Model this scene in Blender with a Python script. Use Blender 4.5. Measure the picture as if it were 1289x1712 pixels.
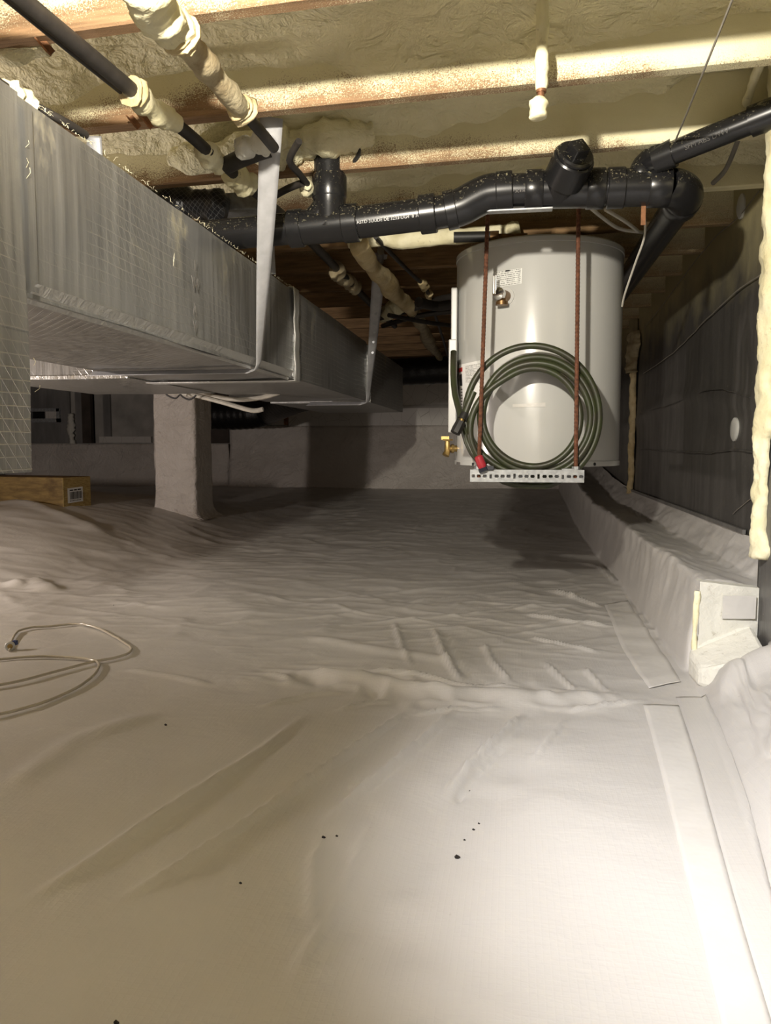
import bpy, bmesh, math, random
import numpy as np
from mathutils import Vector, Matrix
random.seed(7); rng = np.random.default_rng(7)
scn = bpy.context.scene
for o in list(bpy.data.objects): bpy.data.objects.remove(o)
COL = scn.collection

# ------------------------------------------------------------------ camera, world, lights, exposure
F, CX, CY, VX, HY, CAMZ = 1300., 644.5, 856., 855., 745., .60
PITCH = math.atan((CY-HY)/F); YAW = math.atan((VX-CX)*math.cos(PITCH)/F)
cam = bpy.data.cameras.new('camera'); camo = bpy.data.objects.new('camera', cam); COL.objects.link(camo)
cam.sensor_fit = 'HORIZONTAL'; cam.sensor_width = 36.; cam.lens = 36.*F/1289.; cam.clip_start = .02
camo.location = (0, 0, CAMZ); camo.rotation_euler = (math.pi/2-PITCH, 0, YAW)
scn.camera = camo
w = bpy.data.worlds.new('world'); scn.world = w; w.use_nodes = True
w.node_tree.nodes['Background'].inputs[0].default_value = (.9, .85, .75, 1)
w.node_tree.nodes['Background'].inputs[1].default_value = .01
scn.view_settings.view_transform = 'Standard'; scn.view_settings.look = 'None'
scn.view_settings.exposure = 0.0; scn.view_settings.gamma = 1.0; scn.view_settings.use_curve_mapping = False
def lamp(name, kind, loc, power, color, size=.03, target=None, spot=None, blend=.5):
    d = bpy.data.lights.new(name, kind); d.energy = power; d.color = color; d.shadow_soft_size = size
    o = bpy.data.objects.new(name, d); COL.objects.link(o); o.location = loc
    if target is not None:
        o.rotation_euler = (Vector(target)-Vector(loc)).to_track_quat('-Z', 'Y').to_euler()
    if spot: d.spot_size = math.radians(spot); d.spot_blend = blend
    return o
lamp('work_light', 'SPOT', (-.36, .45, 1.27), 215, (1, .92, .78), .03, (-.15, 3.0, 1.84), 124, 1.)
lamp('flood_light', 'SPOT', (-.32, .40, 1.20), 185, (.985, .97, .99), .06, (.76, 1.40, .0), 74, 1.)
lamp('side_lamp', 'POINT', (-2.9, 2.0, .58), 85, (1, .88, .80), .05)
lamp('fill_light', 'AREA', (-.1, -1.9, 1.05), 9, (1, .89, .74), .05, (-.1, 4, .6))  # added unseen fill behind the camera, evens out the falloff towards the far end
bpy.data.lights['fill_light'].size = .8

# ------------------------------------------------------------------ helpers
fw = np.array([-math.sin(YAW)*math.cos(PITCH), math.cos(YAW)*math.cos(PITCH), -math.sin(PITCH)])
rt = np.array([math.cos(YAW), math.sin(YAW), 0.]); upv = np.cross(rt, fw); O = np.array([0, 0, CAMZ])
def ray(x, y): return fw+rt*(x-CX)/F-upv*(y-CY)/F
def dep(x, y, d): return O+ray(x, y)*d
def atz(x, y, z): r = ray(x, y); return O+r*((z-CAMZ)/r[2])
def atx(x, y, X): r = ray(x, y); return O+r*(X/r[0])
def aty(x, y, Y): r = ray(x, y); return O+r*(Y/r[1])
def sst(x): x = np.clip(x, 0, 1); return x*x*(3-2*x)
_T = rng.random((256, 256))
def vnoise(x, y):
    x = np.asarray(x, float); y = np.asarray(y, float)
    xi = np.floor(x).astype(int); yi = np.floor(y).astype(int); fx = x-xi; fy = y-yi
    fx = fx*fx*fx*(fx*(fx*6-15)+10); fy = fy*fy*fy*(fy*(fy*6-15)+10)
    a = _T[xi & 255, yi & 255]; b = _T[(xi+1) & 255, yi & 255]; c = _T[xi & 255, (yi+1) & 255]; d = _T[(xi+1) & 255, (yi+1) & 255]
    return (a*(1-fx)+b*fx)*(1-fy)+(c*(1-fx)+d*fx)*fy-.5
def fbm(x, y, n=3):
    s = 0; a = 1.
    for i in range(n): s = s+a*vnoise(x*2**i+17*i, y*2**i+31*i); a *= .5
    return s
class MB:
    def __init__(s): s.v = []; s.f = []; s.m = []
    def add(s, V, Fc, mi=0):
        b = len(s.v); s.v += [tuple(map(float, q)) for q in V]; s.f += [tuple(b+i for i in q) for q in Fc]; s.m += [mi]*len(Fc)
    def box(s, c, d, rot=None, mi=0):
        V = [Vector((sx*d[0]/2, sy*d[1]/2, sz*d[2]/2)) for sx in (-1, 1) for sy in (-1, 1) for sz in (-1, 1)]
        if rot is not None: V = [rot @ q for q in V]
        s.add([q+Vector(c) for q in V], [(0, 1, 3, 2), (4, 6, 7, 5), (0, 4, 5, 1), (2, 3, 7, 6), (0, 2, 6, 4), (1, 5, 7, 3)], mi)
    def tube(s, P, r, n=12, mi=0, cap=True, flat=None, wob=0, seed=0):
        P = [Vector(map(float, q)) for q in P]; N = len(P)
        R = list(r) if hasattr(r, '__len__') else [r]*N
        T = []
        for i in range(N):
            a = P[max(0, i-1)]; b = P[min(N-1, i+1)]; t = (b-a)
            T.append(t.normalized() if t.length > 1e-9 else Vector((0, 0, 1)))
        ref = Vector((0, 0, 1)) if abs(T[0].z) < .9 else Vector((1, 0, 0))
        u = (ref-T[0]*ref.dot(T[0])).normalized()
        V = []
        for i in range(N):
            if i:
                q = T[i-1].rotation_difference(T[i]); u = q @ u; u = (u-T[i]*u.dot(T[i])).normalized()
            vv = T[i].cross(u)
            for k in range(n):
                a = 2*math.pi*k/n; rr = R[i]
                if wob: rr *= 1+wob*float(vnoise(i*.55+seed*7.3, k*.9*8/n+seed)+.6*vnoise(i*.17+seed, k*.5+3))*2
                ca, sa = math.cos(a), math.sin(a)
                if flat: sa *= flat
                V.append(P[i]+u*(rr*ca)+vv*(rr*sa))
        Fc = [(i*n+k, i*n+(k+1) % n, (i+1)*n+(k+1) % n, (i+1)*n+k) for i in range(N-1) for k in range(n)]
        if cap: Fc += [tuple(range(n))[::-1], tuple((N-1)*n+k for k in range(n))]
        s.add(V, Fc, mi)
    def cyl(s, a, b, r, n=24, mi=0, r2=None): s.tube([a, b], [r, r if r2 is None else r2], n, mi)
    def grid(s, G, mi=0, closed=False):
        G = np.asarray(G, float); a, b = G.shape[:2]
        base = len(s.v); s.v += [tuple(q) for q in G.reshape(-1, 3).tolist()]
        Fc = [(base+i*b+j, base+i*b+j+1, base+(i+1)*b+j+1, base+(i+1)*b+j) for i in range(a-1) for j in range(b-1)]
        s.f += Fc; s.m += [mi]*len(Fc)
    def prism(s, poly, z0, z1, mi=0):
        n = len(poly); V = [(p[0], p[1], z0) for p in poly]+[(p[0], p[1], z1) for p in poly]
        s.add(V, [tuple(range(n))[::-1], tuple(range(n, 2*n))]+[(i, (i+1) % n, n+(i+1) % n, n+i) for i in range(n)], mi)
    def build(s, name, mats, parent=None, smooth=True, bevel=0, org=None, fix=True, angle=40):
        me = bpy.data.meshes.new(name)
        V = s.v
        if org is not None: V = [(a-org[0], b-org[1], c-org[2]) for a, b, c in V]
        me.from_pydata(V, [], s.f); me.update()
        if not isinstance(mats, (list, tuple)): mats = [mats]
        for m in mats: me.materials.append(m)
        if any(s.m): me.polygons.foreach_set('material_index', s.m)
        if fix:
            bm = bmesh.new(); bm.from_mesh(me); bmesh.ops.recalc_face_normals(bm, faces=bm.faces)
            bm.to_mesh(me); bm.free()
        if smooth:
            me.polygons.foreach_set('use_smooth', [True]*len(me.polygons))
            if angle: me.set_sharp_from_angle(angle=math.radians(angle))
        o = bpy.data.objects.new(name, me); COL.objects.link(o)
        if org is not None: o.location = org
        if parent is not None:
            o.parent = parent
            base = parent.location+(parent.parent.location if parent.parent else Vector())
            o.location = (Vector(map(float, org)) if org is not None else Vector())-base
        if bevel:
            b = o.modifiers.new('bevel', 'BEVEL'); b.width = bevel; b.segments = 2; b.limit_method = 'ANGLE'
        return o
def tag(o, label=None, cat=None, group=None, kind=None):
    if label: o['label'] = label
    if cat: o['category'] = cat
    if group: o['group'] = group
    if kind: o['kind'] = kind
    return o
def thing(name, label, cat, loc=(0, 0, 0), group=None):
    o = bpy.data.objects.new(name, None); COL.objects.link(o); o.location = [float(q) for q in loc]; o.empty_display_size = .05
    return tag(o, label, cat, group)
def smooth_path(P, n=8, closed=False):
    P = np.array(P, float); out = []
    N = len(P)
    for i in range(N-1):
        p0 = P[max(0, i-1)]; p1 = P[i]; p2 = P[i+1]; p3 = P[min(N-1, i+2)]
        for k in range(n):
            t = k/n
            out.append(.5*((2*p1)+(-p0+p2)*t+(2*p0-5*p1+4*p2-p3)*t*t+(-p0+3*p1-3*p2+p3)*t**3))
    out.append(P[-1]); return out

# ------------------------------------------------------------------ materials
class NT:
    def __init__(s, name, rough=.5, metal=0., color=(.5, .5, .5), spec=.5):
        s.m = bpy.data.materials.new(name); s.m.use_nodes = True; s.t = s.m.node_tree; s.b = s.t.nodes['Principled BSDF']
        s.set('Roughness', rough); s.set('Metallic', metal); s.set('Base Color', (*color, 1)); s.set('Specular IOR Level', spec)
    def set(s, k, v):
        i = s.b.inputs[k]
        if hasattr(v, 'is_output'): s.t.links.new(v, i)
        else: i.default_value = v
    def n(s, t, **kw):
        nd = s.t.nodes.new(t)
        for k, v in kw.items(): setattr(nd, k, v)
        return nd
    def lk(s, v, i):
        if hasattr(v, 'is_output'): s.t.links.new(v, i)
        else: i.default_value = v
    def co(s, kind='Object'): return s.n('ShaderNodeTexCoord').outputs[kind]
    def map(s, v, scale=(1, 1, 1), rot=(0, 0, 0)):
        m = s.n('ShaderNodeMapping'); s.lk(v, m.inputs[0]); m.inputs['Scale'].default_value = scale; m.inputs['Rotation'].default_value = rot; return m.outputs[0]
    def noise(s, v, scale, detail=3, rough=.55, dist=0):
        m = s.n('ShaderNodeTexNoise'); s.lk(v, m.inputs['Vector']); m.inputs['Scale'].default_value = scale
        m.inputs['Detail'].default_value = detail; m.inputs['Roughness'].default_value = rough; m.inputs['Distortion'].default_value = dist; return m.outputs['Fac']
    def math(s, op, a, b=0., c=None):
        m = s.n('ShaderNodeMath', operation=op); s.lk(a, m.inputs[0]); s.lk(b, m.inputs[1])
        if c is not None: s.lk(c, m.inputs[2])
        return m.outputs[0]
    def rng(s, v, a, b, c=0., d=1.):
        m = s.n('ShaderNodeMapRange'); m.clamp = True; s.lk(v, m.inputs[0])
        for i, q in enumerate((a, b, c, d)): s.lk(q, m.inputs[1+i])
        return m.outputs[0]
    def mix(s, f, a, b):
        m = s.n('ShaderNodeMix', data_type='RGBA'); s.lk(f, m.inputs[0])
        s.lk((*a, 1) if isinstance(a, tuple) else a, m.inputs[6]); s.lk((*b, 1) if isinstance(b, tuple) else b, m.inputs[7]); return m.outputs[2]
    def sep(s, v): m = s.n('ShaderNodeSeparateXYZ'); s.lk(v, m.inputs[0]); return m.outputs
    def bump(s, h, dist=.002, st=1., nrm=None):
        m = s.n('ShaderNodeBump'); s.lk(h, m.inputs['Height']); m.inputs['Distance'].default_value = dist; m.inputs['Strength'].default_value = st
        if nrm is not None: s.t.links.new(nrm, m.inputs['Normal'])
        return m.outputs[0]
    def line(s, v, period, width):   # mask of thin periodic lines along a scalar
        a = s.math('PINGPONG', s.math('DIVIDE', v, period), .5)
        return s.rng(a, 0., width, 1., 0.)
M = {}
def simple(name, color, rough=.5, metal=0., var=.15, vs=20, bump=0, bs=60, spec=.5, bd=.001):
    k = NT(name, rough, metal, color, spec); c = k.co()
    nz = k.noise(c, vs, 4)
    k.set('Base Color', k.mix(k.rng(nz, .3, .7), tuple(q*(1-var) for q in color), tuple(min(1, q*(1+var)) for q in color)))
    if bump: k.set('Normal', k.bump(k.noise(c, bs, 3), bd, bump))
    M[name] = k.m; return k.m

# white crawl space liner
k = NT('liner', .36, 0, (.7, .68, .64), .45); c = k.co()
sx = k.sep(c)
n1 = k.noise(c, 1.3, 3); n2 = k.noise(c, 9, 4, .6, .6)
colr = k.mix(k.rng(n1, .35, .65), (.52, .50, .47), (.59, .57, .545))
sp = k.rng(k.noise(c, 55, 2), .76, .80)
colr = k.mix(k.math('MULTIPLY', sp, .25), colr, (.25, .2, .15))
k.set('Base Color', colr)
grid = k.math('MAXIMUM', k.line(sx[0], .009, .18), k.line(sx[1], .009, .18))
h = k.math('ADD', k.math('MULTIPLY', grid, .05), k.math('ADD', k.math('MULTIPLY', n2, .9), k.math('MULTIPLY', k.noise(k.map(c, (1, 2.2, 1)), 22, 4, .6, 1.2), .35)))
k.set('Normal', k.bump(h, .006, .32)); k.set('Roughness', k.rng(n2, .3, .7, .30, .46)); M['liner'] = k.m
# liner on walls and piers: vertical, crinkled
k = NT('wall_liner', .4, 0, (.6, .55, .5), .45); c = k.co()
n2 = k.noise(c, 5, 5, .6, 1.5)
k.set('Base Color', k.mix(k.rng(k.noise(c, 1.2), .35, .65), (.62, .57, .52), (.71, .66, .61)))
k.set('Normal', k.bump(k.math('ADD', n2, k.math('MULTIPLY', k.noise(c, 17, 4, .6, 1.), .4)), .035, .8)); M['wall_liner'] = k.m
simple('tape', (.62, .60, .565), .36, 0, .05, 8, .5, 14, bd=.006)

# spray foam
k = NT('foam', .75, 0, (.8, .72, .42), .3); c = k.co()
n1 = k.noise(c, 3.0, 4); n2 = k.noise(c, 28, 3, .5); n3 = k.noise(c, 160, 2)
colr = k.mix(k.rng(n1, .3, .7), (.76, .69, .44), (.87, .82, .58))
dirt = k.rng(k.noise(c, 6, 6, .7), .62, .72)
colr = k.mix(k.math('MULTIPLY', dirt, .35), colr, (.33, .22, .11))
k.set('Base Color', colr)
n4 = k.noise(k.map(c, (1, 1.6, 1.6)), 13, 4, .6, 1.5)
k.set('Normal', k.bump(k.math('ADD', k.math('MULTIPLY', n4, 1.4), k.math('ADD', k.math('MULTIPLY', n2, .8), k.math('MULTIPLY', n3, .22))), .018, .8)); M['foam'] = k.m
def bead(name, a, b):
    k = NT(name, .6, 0, a, .35); c = k.co()
    k.set('Base Color', k.mix(k.rng(k.noise(c, 30, 5, .75), .60, .70, 0, .45), k.mix(k.rng(k.noise(c, 14, 4), .35, .65), a, b), (.22, .16, .07)))
    k.set('Normal', k.bump(k.noise(c, 45, 3), .006, .6)); M[name] = k.m
bead('foam_bead', (.74, .68, .43), (.86, .81, .58)); bead('foam_brown_dim', (.52, .40, .2), (.66, .55, .33)); bead('foam_white', (.68, .665, .59), (.74, .725, .65))  # the brown foam also serves as painted dimness in the far bays
bead('foam_dirty', (.34, .27, .16), (.55, .48, .32))
# joist wood, dusted with overspray that thickens upwards
def joistmat(name, lo, hi, wood):
    k = NT(name, .8, 0, wood, .25); c = k.co(); s3 = k.sep(c)
    grain = k.noise(k.map(c, (1.5, 40, 40)), 2.2, 5, .6)
    wd = k.mix(k.rng(grain, .3, .7), tuple(q*.6 for q in wood), tuple(q*1.3 for q in wood))
    lump = k.noise(k.map(c, (1, 1, 1.5)), 2.2, 4, .6)
    speck = k.noise(c, 330, 3, .7)
    lvl = k.math('ADD', k.math('ADD', k.math('ADD', s3[2], k.math('MULTIPLY', k.math('ADD', s3[0], .25), .05)), k.math('MULTIPLY', k.math('SUBTRACT', lump, .5), .22)), k.math('MULTIPLY', k.math('SUBTRACT', speck, .5), .19))
    m_ = k.rng(lvl, lo, hi)
    fm = k.mix(k.rng(k.noise(c, 4, 4), .3, .7), (.74, .67, .43), (.85, .80, .56))
    k.set('Base Color', k.mix(m_, wd, fm))
    k.set('Normal', k.bump(k.math('ADD', k.math('MULTIPLY', speck, .5), k.math('MULTIPLY', k.noise(c, 40, 3), m_)), .005, .5)); M[name] = k.m
joistmat('joist_near', .005, .040, (.30, .185, .10)); joistmat('joist_far', .06, .22, (.27, .17, .085))
simple('subfloor_wood', (.22, .14, .07), .85, 0, .3, 6, .3, 60)

# foil duct board with scrim
k = NT('duct_foil', .36, .75, (.5, .5, .49), .5); c = k.co(); s3 = k.sep(c)
dist = k.math('MULTIPLY', k.noise(c, 3, 2), .02)
yy = k.math('ADD', k.math('ADD', s3[1], s3[0]), dist); zz = k.math('ADD', s3[2], dist)
l1 = k.line(zz, .021, .07); l2 = k.line(k.math('ADD', yy, k.math('MULTIPLY', zz, .8)), .026, .06); l3 = k.line(yy, .026, .045)
scr = k.math('MAXIMUM', k.math('MAXIMUM', l1, l2), k.math('MULTIPLY', l3, .5))
patch = k.rng(k.noise(k.map(c, (1, .8, 1.5)), 2.2, 3), .40, .58, .04, 1.)
scr = k.math('MULTIPLY', scr, patch)
streak = k.noise(k.map(c, (14, 14, .7)), 3.0, 5, .65)
base = k.mix(k.rng(streak, .3, .72), (.30, .30, .295), (.50, .50, .49))
dust = k.rng(k.noise(k.map(c, (1, 1, .6)), 4, 6, .7), .58, .66)
top = k.rng(s3[2], .98, 1.14)
base = k.mix(k.math('MULTIPLY', k.math('MULTIPLY', dust, top), .75), base, (.55, .49, .3))
k.set('Base Color', k.mix(k.math('MULTIPLY', scr, .65), base, (.80, .78, .72)))
k.set('Metallic', k.rng(k.math('MULTIPLY', dust, top), 0, 1, .75, .2))
k.set('Roughness', k.rng(streak, .3, .7, .30, .46))
k.set('Normal', k.bump(k.math('ADD', k.math('MULTIPLY', scr, .6), k.math('ADD', k.math('MULTIPLY', streak, .55), k.math('MULTIPLY', k.noise(c, 8, 3, .5), .8))), .004, .5)); M['duct_foil'] = k.m
k = NT('foil_tape', .34, .6, (.72, .72, .70)); c = k.co()
k.set('Normal', k.bump(k.noise(k.map(c, (1, 1, .5)), 40, 4, .65, .8), .006, .8)); M['foil_tape'] = k.m
simple('fibre', (.75, .70, .5), .8, 0, .1)
simple('galvanized', (.36, .37, .38), .45, .6, .25, 60)
simple('strap_white', (.46, .46, .475), .45, .2, .10, 30, .3, 300)
simple('strap_grey', (.42, .43, .46), .45, .5, .1, 40)
# right wall boards: black facing, overspray near the top
k = NT('wall_board', .42, .25, (.06, .058, .055), .5); c = k.co(); s3 = k.sep(c)
st = k.noise(k.map(c, (6, 6, .7)), 3.0, 6, .65); n1 = k.noise(c, 2.2, 4)
base = k.mix(k.rng(st, .35, .75), (.085, .081, .076), (.145, .139, .13))
scuff = k.rng(k.noise(k.map(c, (30, 30, 4)), 2.4, 6, .75), .66, .74)
base = k.mix(k.math('MULTIPLY', scuff, .45), base, (.4, .38, .34))
dots = k.rng(k.noise(c, 95, 2), .73, .77); base = k.mix(k.math('MULTIPLY', dots, .5), base, (.45, .42, .36))
ov = k.rng(k.math('ADD', s3[2], k.math('MULTIPLY', k.math('SUBTRACT', k.noise(c, 7, 5), .5), .35)), 1.10, 1.36)
base = k.mix(k.math('MULTIPLY', ov, .8), base, (.50, .44, .24))
k.set('Base Color', base); k.set('Roughness', k.rng(n1, .3, .7, .34, .55))
k.set('Normal', k.bump(k.math('ADD', st, k.noise(c, 12, 4)), .006, .35)); M['wall_board'] = k.m
# back wall boards: grey foil
k = NT('wall_foil', .45, .35, (.16, .155, .15)); c = k.co()
k.set('Base Color', k.mix(k.rng(k.noise(k.map(c, (5, 5, 1)), 2, 5), .3, .7), (.17, .165, .16), (.28, .27, .26)))
k.set('Normal', k.bump(k.noise(c, 20, 4), .006, .4)); M['wall_foil'] = k.m
k = NT('white_board', .5, 0, (.6, .57, .53)); c = k.co()
v = k.n('ShaderNodeTexVoronoi', feature='DISTANCE_TO_EDGE'); k.lk(k.map(c, (2.4, 2, 1.6)), v.inputs['Vector']); v.inputs['Scale'].default_value = 3.5
ck = k.rng(v.outputs['Distance'], 0, .012, .7, 0.)
k.set('Base Color', k.mix(ck, (.66, .63, .59), (.2, .17, .14))); M['white_board'] = k.m
simple('concrete', (.42, .40, .37), .8, 0, .2, 6, .4, 40)
# plastics and metals
k = NT('abs', .27, 0, (.012, .012, .013), .5); c = k.co(); g = k.n('ShaderNodeNewGeometry'); nz = k.sep(g.outputs['Normal'])
d1 = k.rng(k.noise(c, 120, 3, .7), .60, .66); upm = k.rng(nz[2], -.1, .75)
dsp = k.math('MULTIPLY', d1, upm)
tp = k.rng(k.math('ADD', k.sep(c)[2], k.math('MULTIPLY', k.math('SUBTRACT', k.noise(c, 110, 2), .5), .09)), 1.415, 1.47)
m_ = k.math('MAXIMUM', k.math('MULTIPLY', dsp, .55), tp)
k.set('Base Color', k.mix(m_, (.012, .012, .013), (.6, .54, .33))); k.set('Roughness', k.rng(m_, 0, 1, .27, .8)); M['abs'] = k.m
simple('black_rubber', (.018, .017, .016), .5, 0, .3, 30)
simple('black_insulation', (.028, .024, .021), .55, 0, .3, 30, .3, 80)
k = NT('black_flex', .38, .1, (.01, .01, .01)); c = k.co(); k.set('Normal', k.bump(k.noise(c, 50, 4, .6), .004, .8)); M['black_flex'] = k.m
k = NT('black_scrim', .3, .2, (.025, .025, .028)); c = k.co(); s3 = k.sep(c)
ln = k.math('MAXIMUM', k.line(k.math('ADD', s3[0], s3[2]), .016, .06), k.line(k.math('SUBTRACT', s3[0], s3[2]), .016, .06))
k.set('Base Color', k.mix(k.math('MULTIPLY', ln, .6), (.022, .022, .025), (.3, .3, .3))); k.set('Normal', k.bump(k.noise(c, 30, 4), .008, .6)); M['black_scrim'] = k.m
k = NT('tank_paint', .22, 0, (.68, .68, .66), .5); c = k.co()
sp = k.rng(k.noise(c, 38, 2), .775, .79)
k.set('Base Color', k.mix(k.math('MULTIPLY', sp, .8), (.55, .55, .53), (.2, .15, .1))); k.set('Coat Weight', .25); k.set('Coat Roughness', .1); M['tank_paint'] = k.m
simple('white_plastic', (.58, .58, .56), .35, 0, .05)
simple('rust', (.15, .06, .032), .8, .3, .5, 120, .6, 250)
simple('rusty_plate', (.26, .12, .055), .8, .2, .5, 40, .5, 100)
simple('brass', (.42, .29, .11), .35, .9, .25, 60); simple('bronze', (.2, .115, .05), .4, .8, .3, 60); simple('chrome', (.75, .74, .72), .15, 1., .05)
simple('copper', (.3, .15, .085), .5, .7, .3, 50)
k = NT('hose', .42, 0, (.05, .06, .022)); c = k.co('UV'); u = k.sep(c)
str_ = k.rng(k.math('ABSOLUTE', k.math('SUBTRACT', u[0], .30)), .02, .035, 1., 0.)
c2 = k.co(); dirty = k.rng(k.noise(c2, 25, 4), .42, .62)
b_ = k.mix(k.math('MULTIPLY', dirty, .75), (.034, .042, .016), (.036, .031, .022))
k.set('Base Color', k.mix(k.math('MULTIPLY', str_, .85), b_, (.24, .22, .06))); M['hose'] = k.m
simple('red_plastic', (.42, .03, .045), .35); simple('blue_plastic', (.03, .05, .16), .35); simple('dark_navy', (.015, .018, .03), .4)
simple('clear_tube', (.52, .47, .38), .2, 0, .05)
k = NT('timber', .7, 0, (.3, .21, .07)); c = k.co(); s3 = k.sep(c)
gr = k.noise(k.map(c, (1.2, 14, 14)), 3, 5, .6, .4); bl = k.noise(k.map(c, (3, 5, 5)), 2.2, 4)
b_ = k.mix(k.rng(gr, .35, .7), (.13, .082, .028), (.27, .18, .06)); k.set('Base Color', k.mix(k.rng(bl, .55, .68, 0, .7), b_, (.075, .042, .015)))
k.set('Normal', k.bump(gr, .006, .5)); M['timber'] = k.m
k = NT('timber_end', .8, 0, (.4, .29, .1)); c = k.co()
k.set('Base Color', k.mix(k.rng(k.noise(k.map(c, (14, 14, 60)), 2.5, 5, .6), .3, .7), (.28, .18, .05), (.52, .39, .15))); M['timber_end'] = k.m
simple('paper', (.8, .8, .78), .6, 0, .02); simple('ink', (.02, .02, .022), .6); simple('ink_white', (.62, .62, .62), .6); simple('ink_red', (.5, .03, .03), .6); simple('ink_print', (.075, .07, .065), .6); simple('ink_grey', (.16, .15, .14), .6)
simple('dark_wood', (.06, .045, .035), .7, 0, .3, 8); simple('debris', (.02, .016, .012), .8); simple('void', (.004, .004, .004), .9)
simple('wire_white', (.6, .57, .5), .45); simple('wire_grey', (.22, .2, .17), .5)
# small print: rows of words in UV space
def printmat(name, rows, dens):
    k = NT(name, .5, 0, (.8, .8, .78)); u = k.sep(k.co('UV'))
    r = k.math('FRACT', k.math('MULTIPLY', u[1], rows)); row = k.math('FLOOR', k.math('MULTIPLY', u[1], rows))
    cv = k.n('ShaderNodeCombineXYZ'); k.lk(k.math('MULTIPLY', u[0], dens), cv.inputs[0]); k.lk(k.math('MULTIPLY', row, 7.3), cv.inputs[1])
    wd = k.rng(k.noise(cv.outputs[0], 1., 3, .8), .46, .50)
    ins = k.math('MULTIPLY', k.rng(u[0], .04, .05), k.rng(u[0], .95, .96, 1, 0))
    ink = k.math('MULTIPLY', k.math('MULTIPLY', wd, k.rng(r, .30, .36)), k.math('MULTIPLY', ins, k.rng(r, .8, .86, 1, 0)))
    k.set('Base Color', k.mix(k.math('MULTIPLY', ink, .8), (.80, .80, .77), (.04, .04, .04))); M[name] = k.m
printmat('small_print', 8, 42); printmat('fine_print', 14, 30)

# ------------------------------------------------------------------ ground shape
def floorz(X, Y):
    z = .17*sst((Y-4.4)/4.0)
    z = z+.24*sst((-X-1.55)/1.5)*sst((Y-2.6)/1.6)*(1-sst((Y-5.2)/1.8))
    return z
def ground(px, py):
    r = ray(px, py); t = .5
    while t < 15:
        P = O+r*t
        if P[2] <= floorz(P[0], P[1]): return np.array([P[0], P[1], floorz(P[0], P[1])])
        t += .004
    return P
XW = .75          # right wall
YB = 8.0          # back wall
XL = -5.6; YF = -2.2
def xfloor(Y): return np.interp(Y, [-3, .6, 1.07, 1.92, 9], [.22, .30, .353, .466, .466])

# ------------------------------------------------------------------ setting: floor liner as one sheet that climbs the footing
folds = [  # (pixel polyline on the floor, height, half width)
 ([(345, 1142), (430, 1138), (520, 1132), (600, 1140), (700, 1156), (800, 1160), (900, 1168), (1000, 1168), (1100, 1158)], .010, .040),
 ([(600, 1118), (700, 1128), (800, 1150), (900, 1160)], .007, .016),
 ([(0, 1529), (160, 1440), (326, 1333), (434, 1257), (520, 1190)], .006, .022),
 ([(163, 1523), (304, 1447), (400, 1385), (489, 1322), (576, 1263), (652, 1208), (690, 1180)], .009, .013),
 ([(521, 1393), (590, 1330), (641, 1290), (700, 1241), (771, 1178)], .010, .013),
 ([(742, 1325), (782, 1274), (840, 1226), (878, 1188)], .010, .012),
 ([(755, 1330), (800, 1280), (850, 1240)], -.006, .010),
 ([(888, 1269), (920, 1230), (947, 1199)], .005, .011),
 ([(521, 1545), (524, 1437), (543, 1393)], .005, .010),
 ([(473, 1670), (530, 1560), (587, 1448), (625, 1355)], .004, .012),
 ([(725, 1045), (744, 1098), (774, 1142)], .009, .014), ([(742, 1050), (760, 1098), (790, 1140)], -.005, .012),
 ([(808, 1071), (824, 1108), (856, 1145)], .008, .013), ([(659, 1034), (672, 1080), (688, 1114)], .006, .014),
 ([(907, 1104), (940, 1135), (974, 1162)], .006, .012), ([(974, 1114), (1022, 1162)], .006, .012),
 ([(880, 1060), (940, 1075), (1010, 1090)], .006, .016), ([(905, 985), (960, 1000), (1010, 1015)], .010, .025),
 ([(960, 940), (1000, 950), (1040, 985)], .008, .02), ([(870, 1025), (950, 1040), (1030, 1050)], .007, .02),
 ([(905, 1240), (820, 1300), (740, 1400), (660, 1500), (570, 1640)], -.016, .085),
 ([(560, 1190), (610, 1178), (660, 1172)], .006, .01), ([(430, 1185), (520, 1165), (600, 1160)], .005, .014),
 ([(690, 1195), (760, 1185), (850, 1185)], .006, .010), ([(940, 1190), (1020, 1180), (1090, 1170)], .005, .010),
 ([(205, 1120), (300, 1135), (360, 1150)], .004, .02), ([(0, 1330), (130, 1240), (280, 1190)], .004, .03),
 ([(500, 1060), (640, 1085), (800, 1110)], .004, .03), ([(0, 905), (90, 915), (190, 925)], .02, .06), ([(0, 985), (60, 978), (90, 990)], .012, .05),
]
ys = np.concatenate([np.linspace(YF, .55, 24), np.arange(.56, 3.0, .0085), np.arange(3.0, 5.0, .016), np.linspace(5.0, YB+.02, 130)])
us = np.concatenate([np.linspace(XL, -2.9, 60), np.linspace(-2.88, -1.05, 130), np.linspace(-1.04, 0, 150)])  # offset from the floor/footing line
us = np.concatenate([us*1.0, []])
NF = len(us); side = np.concatenate([np.linspace(0, 1, 22), np.linspace(1.02, 2, 18), np.linspace(2.05, 3, 14)])[1:]
Xf = xfloor(ys)
# widen left part so that the sheet still reaches XL
U = np.linspace(0, 1, 0)
fx = []
X = np.zeros((len(ys), NF+len(side))); Y = np.zeros_like(X); Z = np.zeros_like(X)
uscale = np.concatenate([np.linspace(XL-.5, -2.6, 70), np.arange(-2.59, -1.2, .016), np.arange(-1.2, .001, .0085)])
NF = len(uscale)
X = np.zeros((len(ys), NF+len(side))); Y = np.zeros_like(X); Z = np.zeros_like(X)
X[:, :NF] = Xf[:, None]+uscale[None, :]
Y[:, :NF] = ys[:, None]
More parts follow.
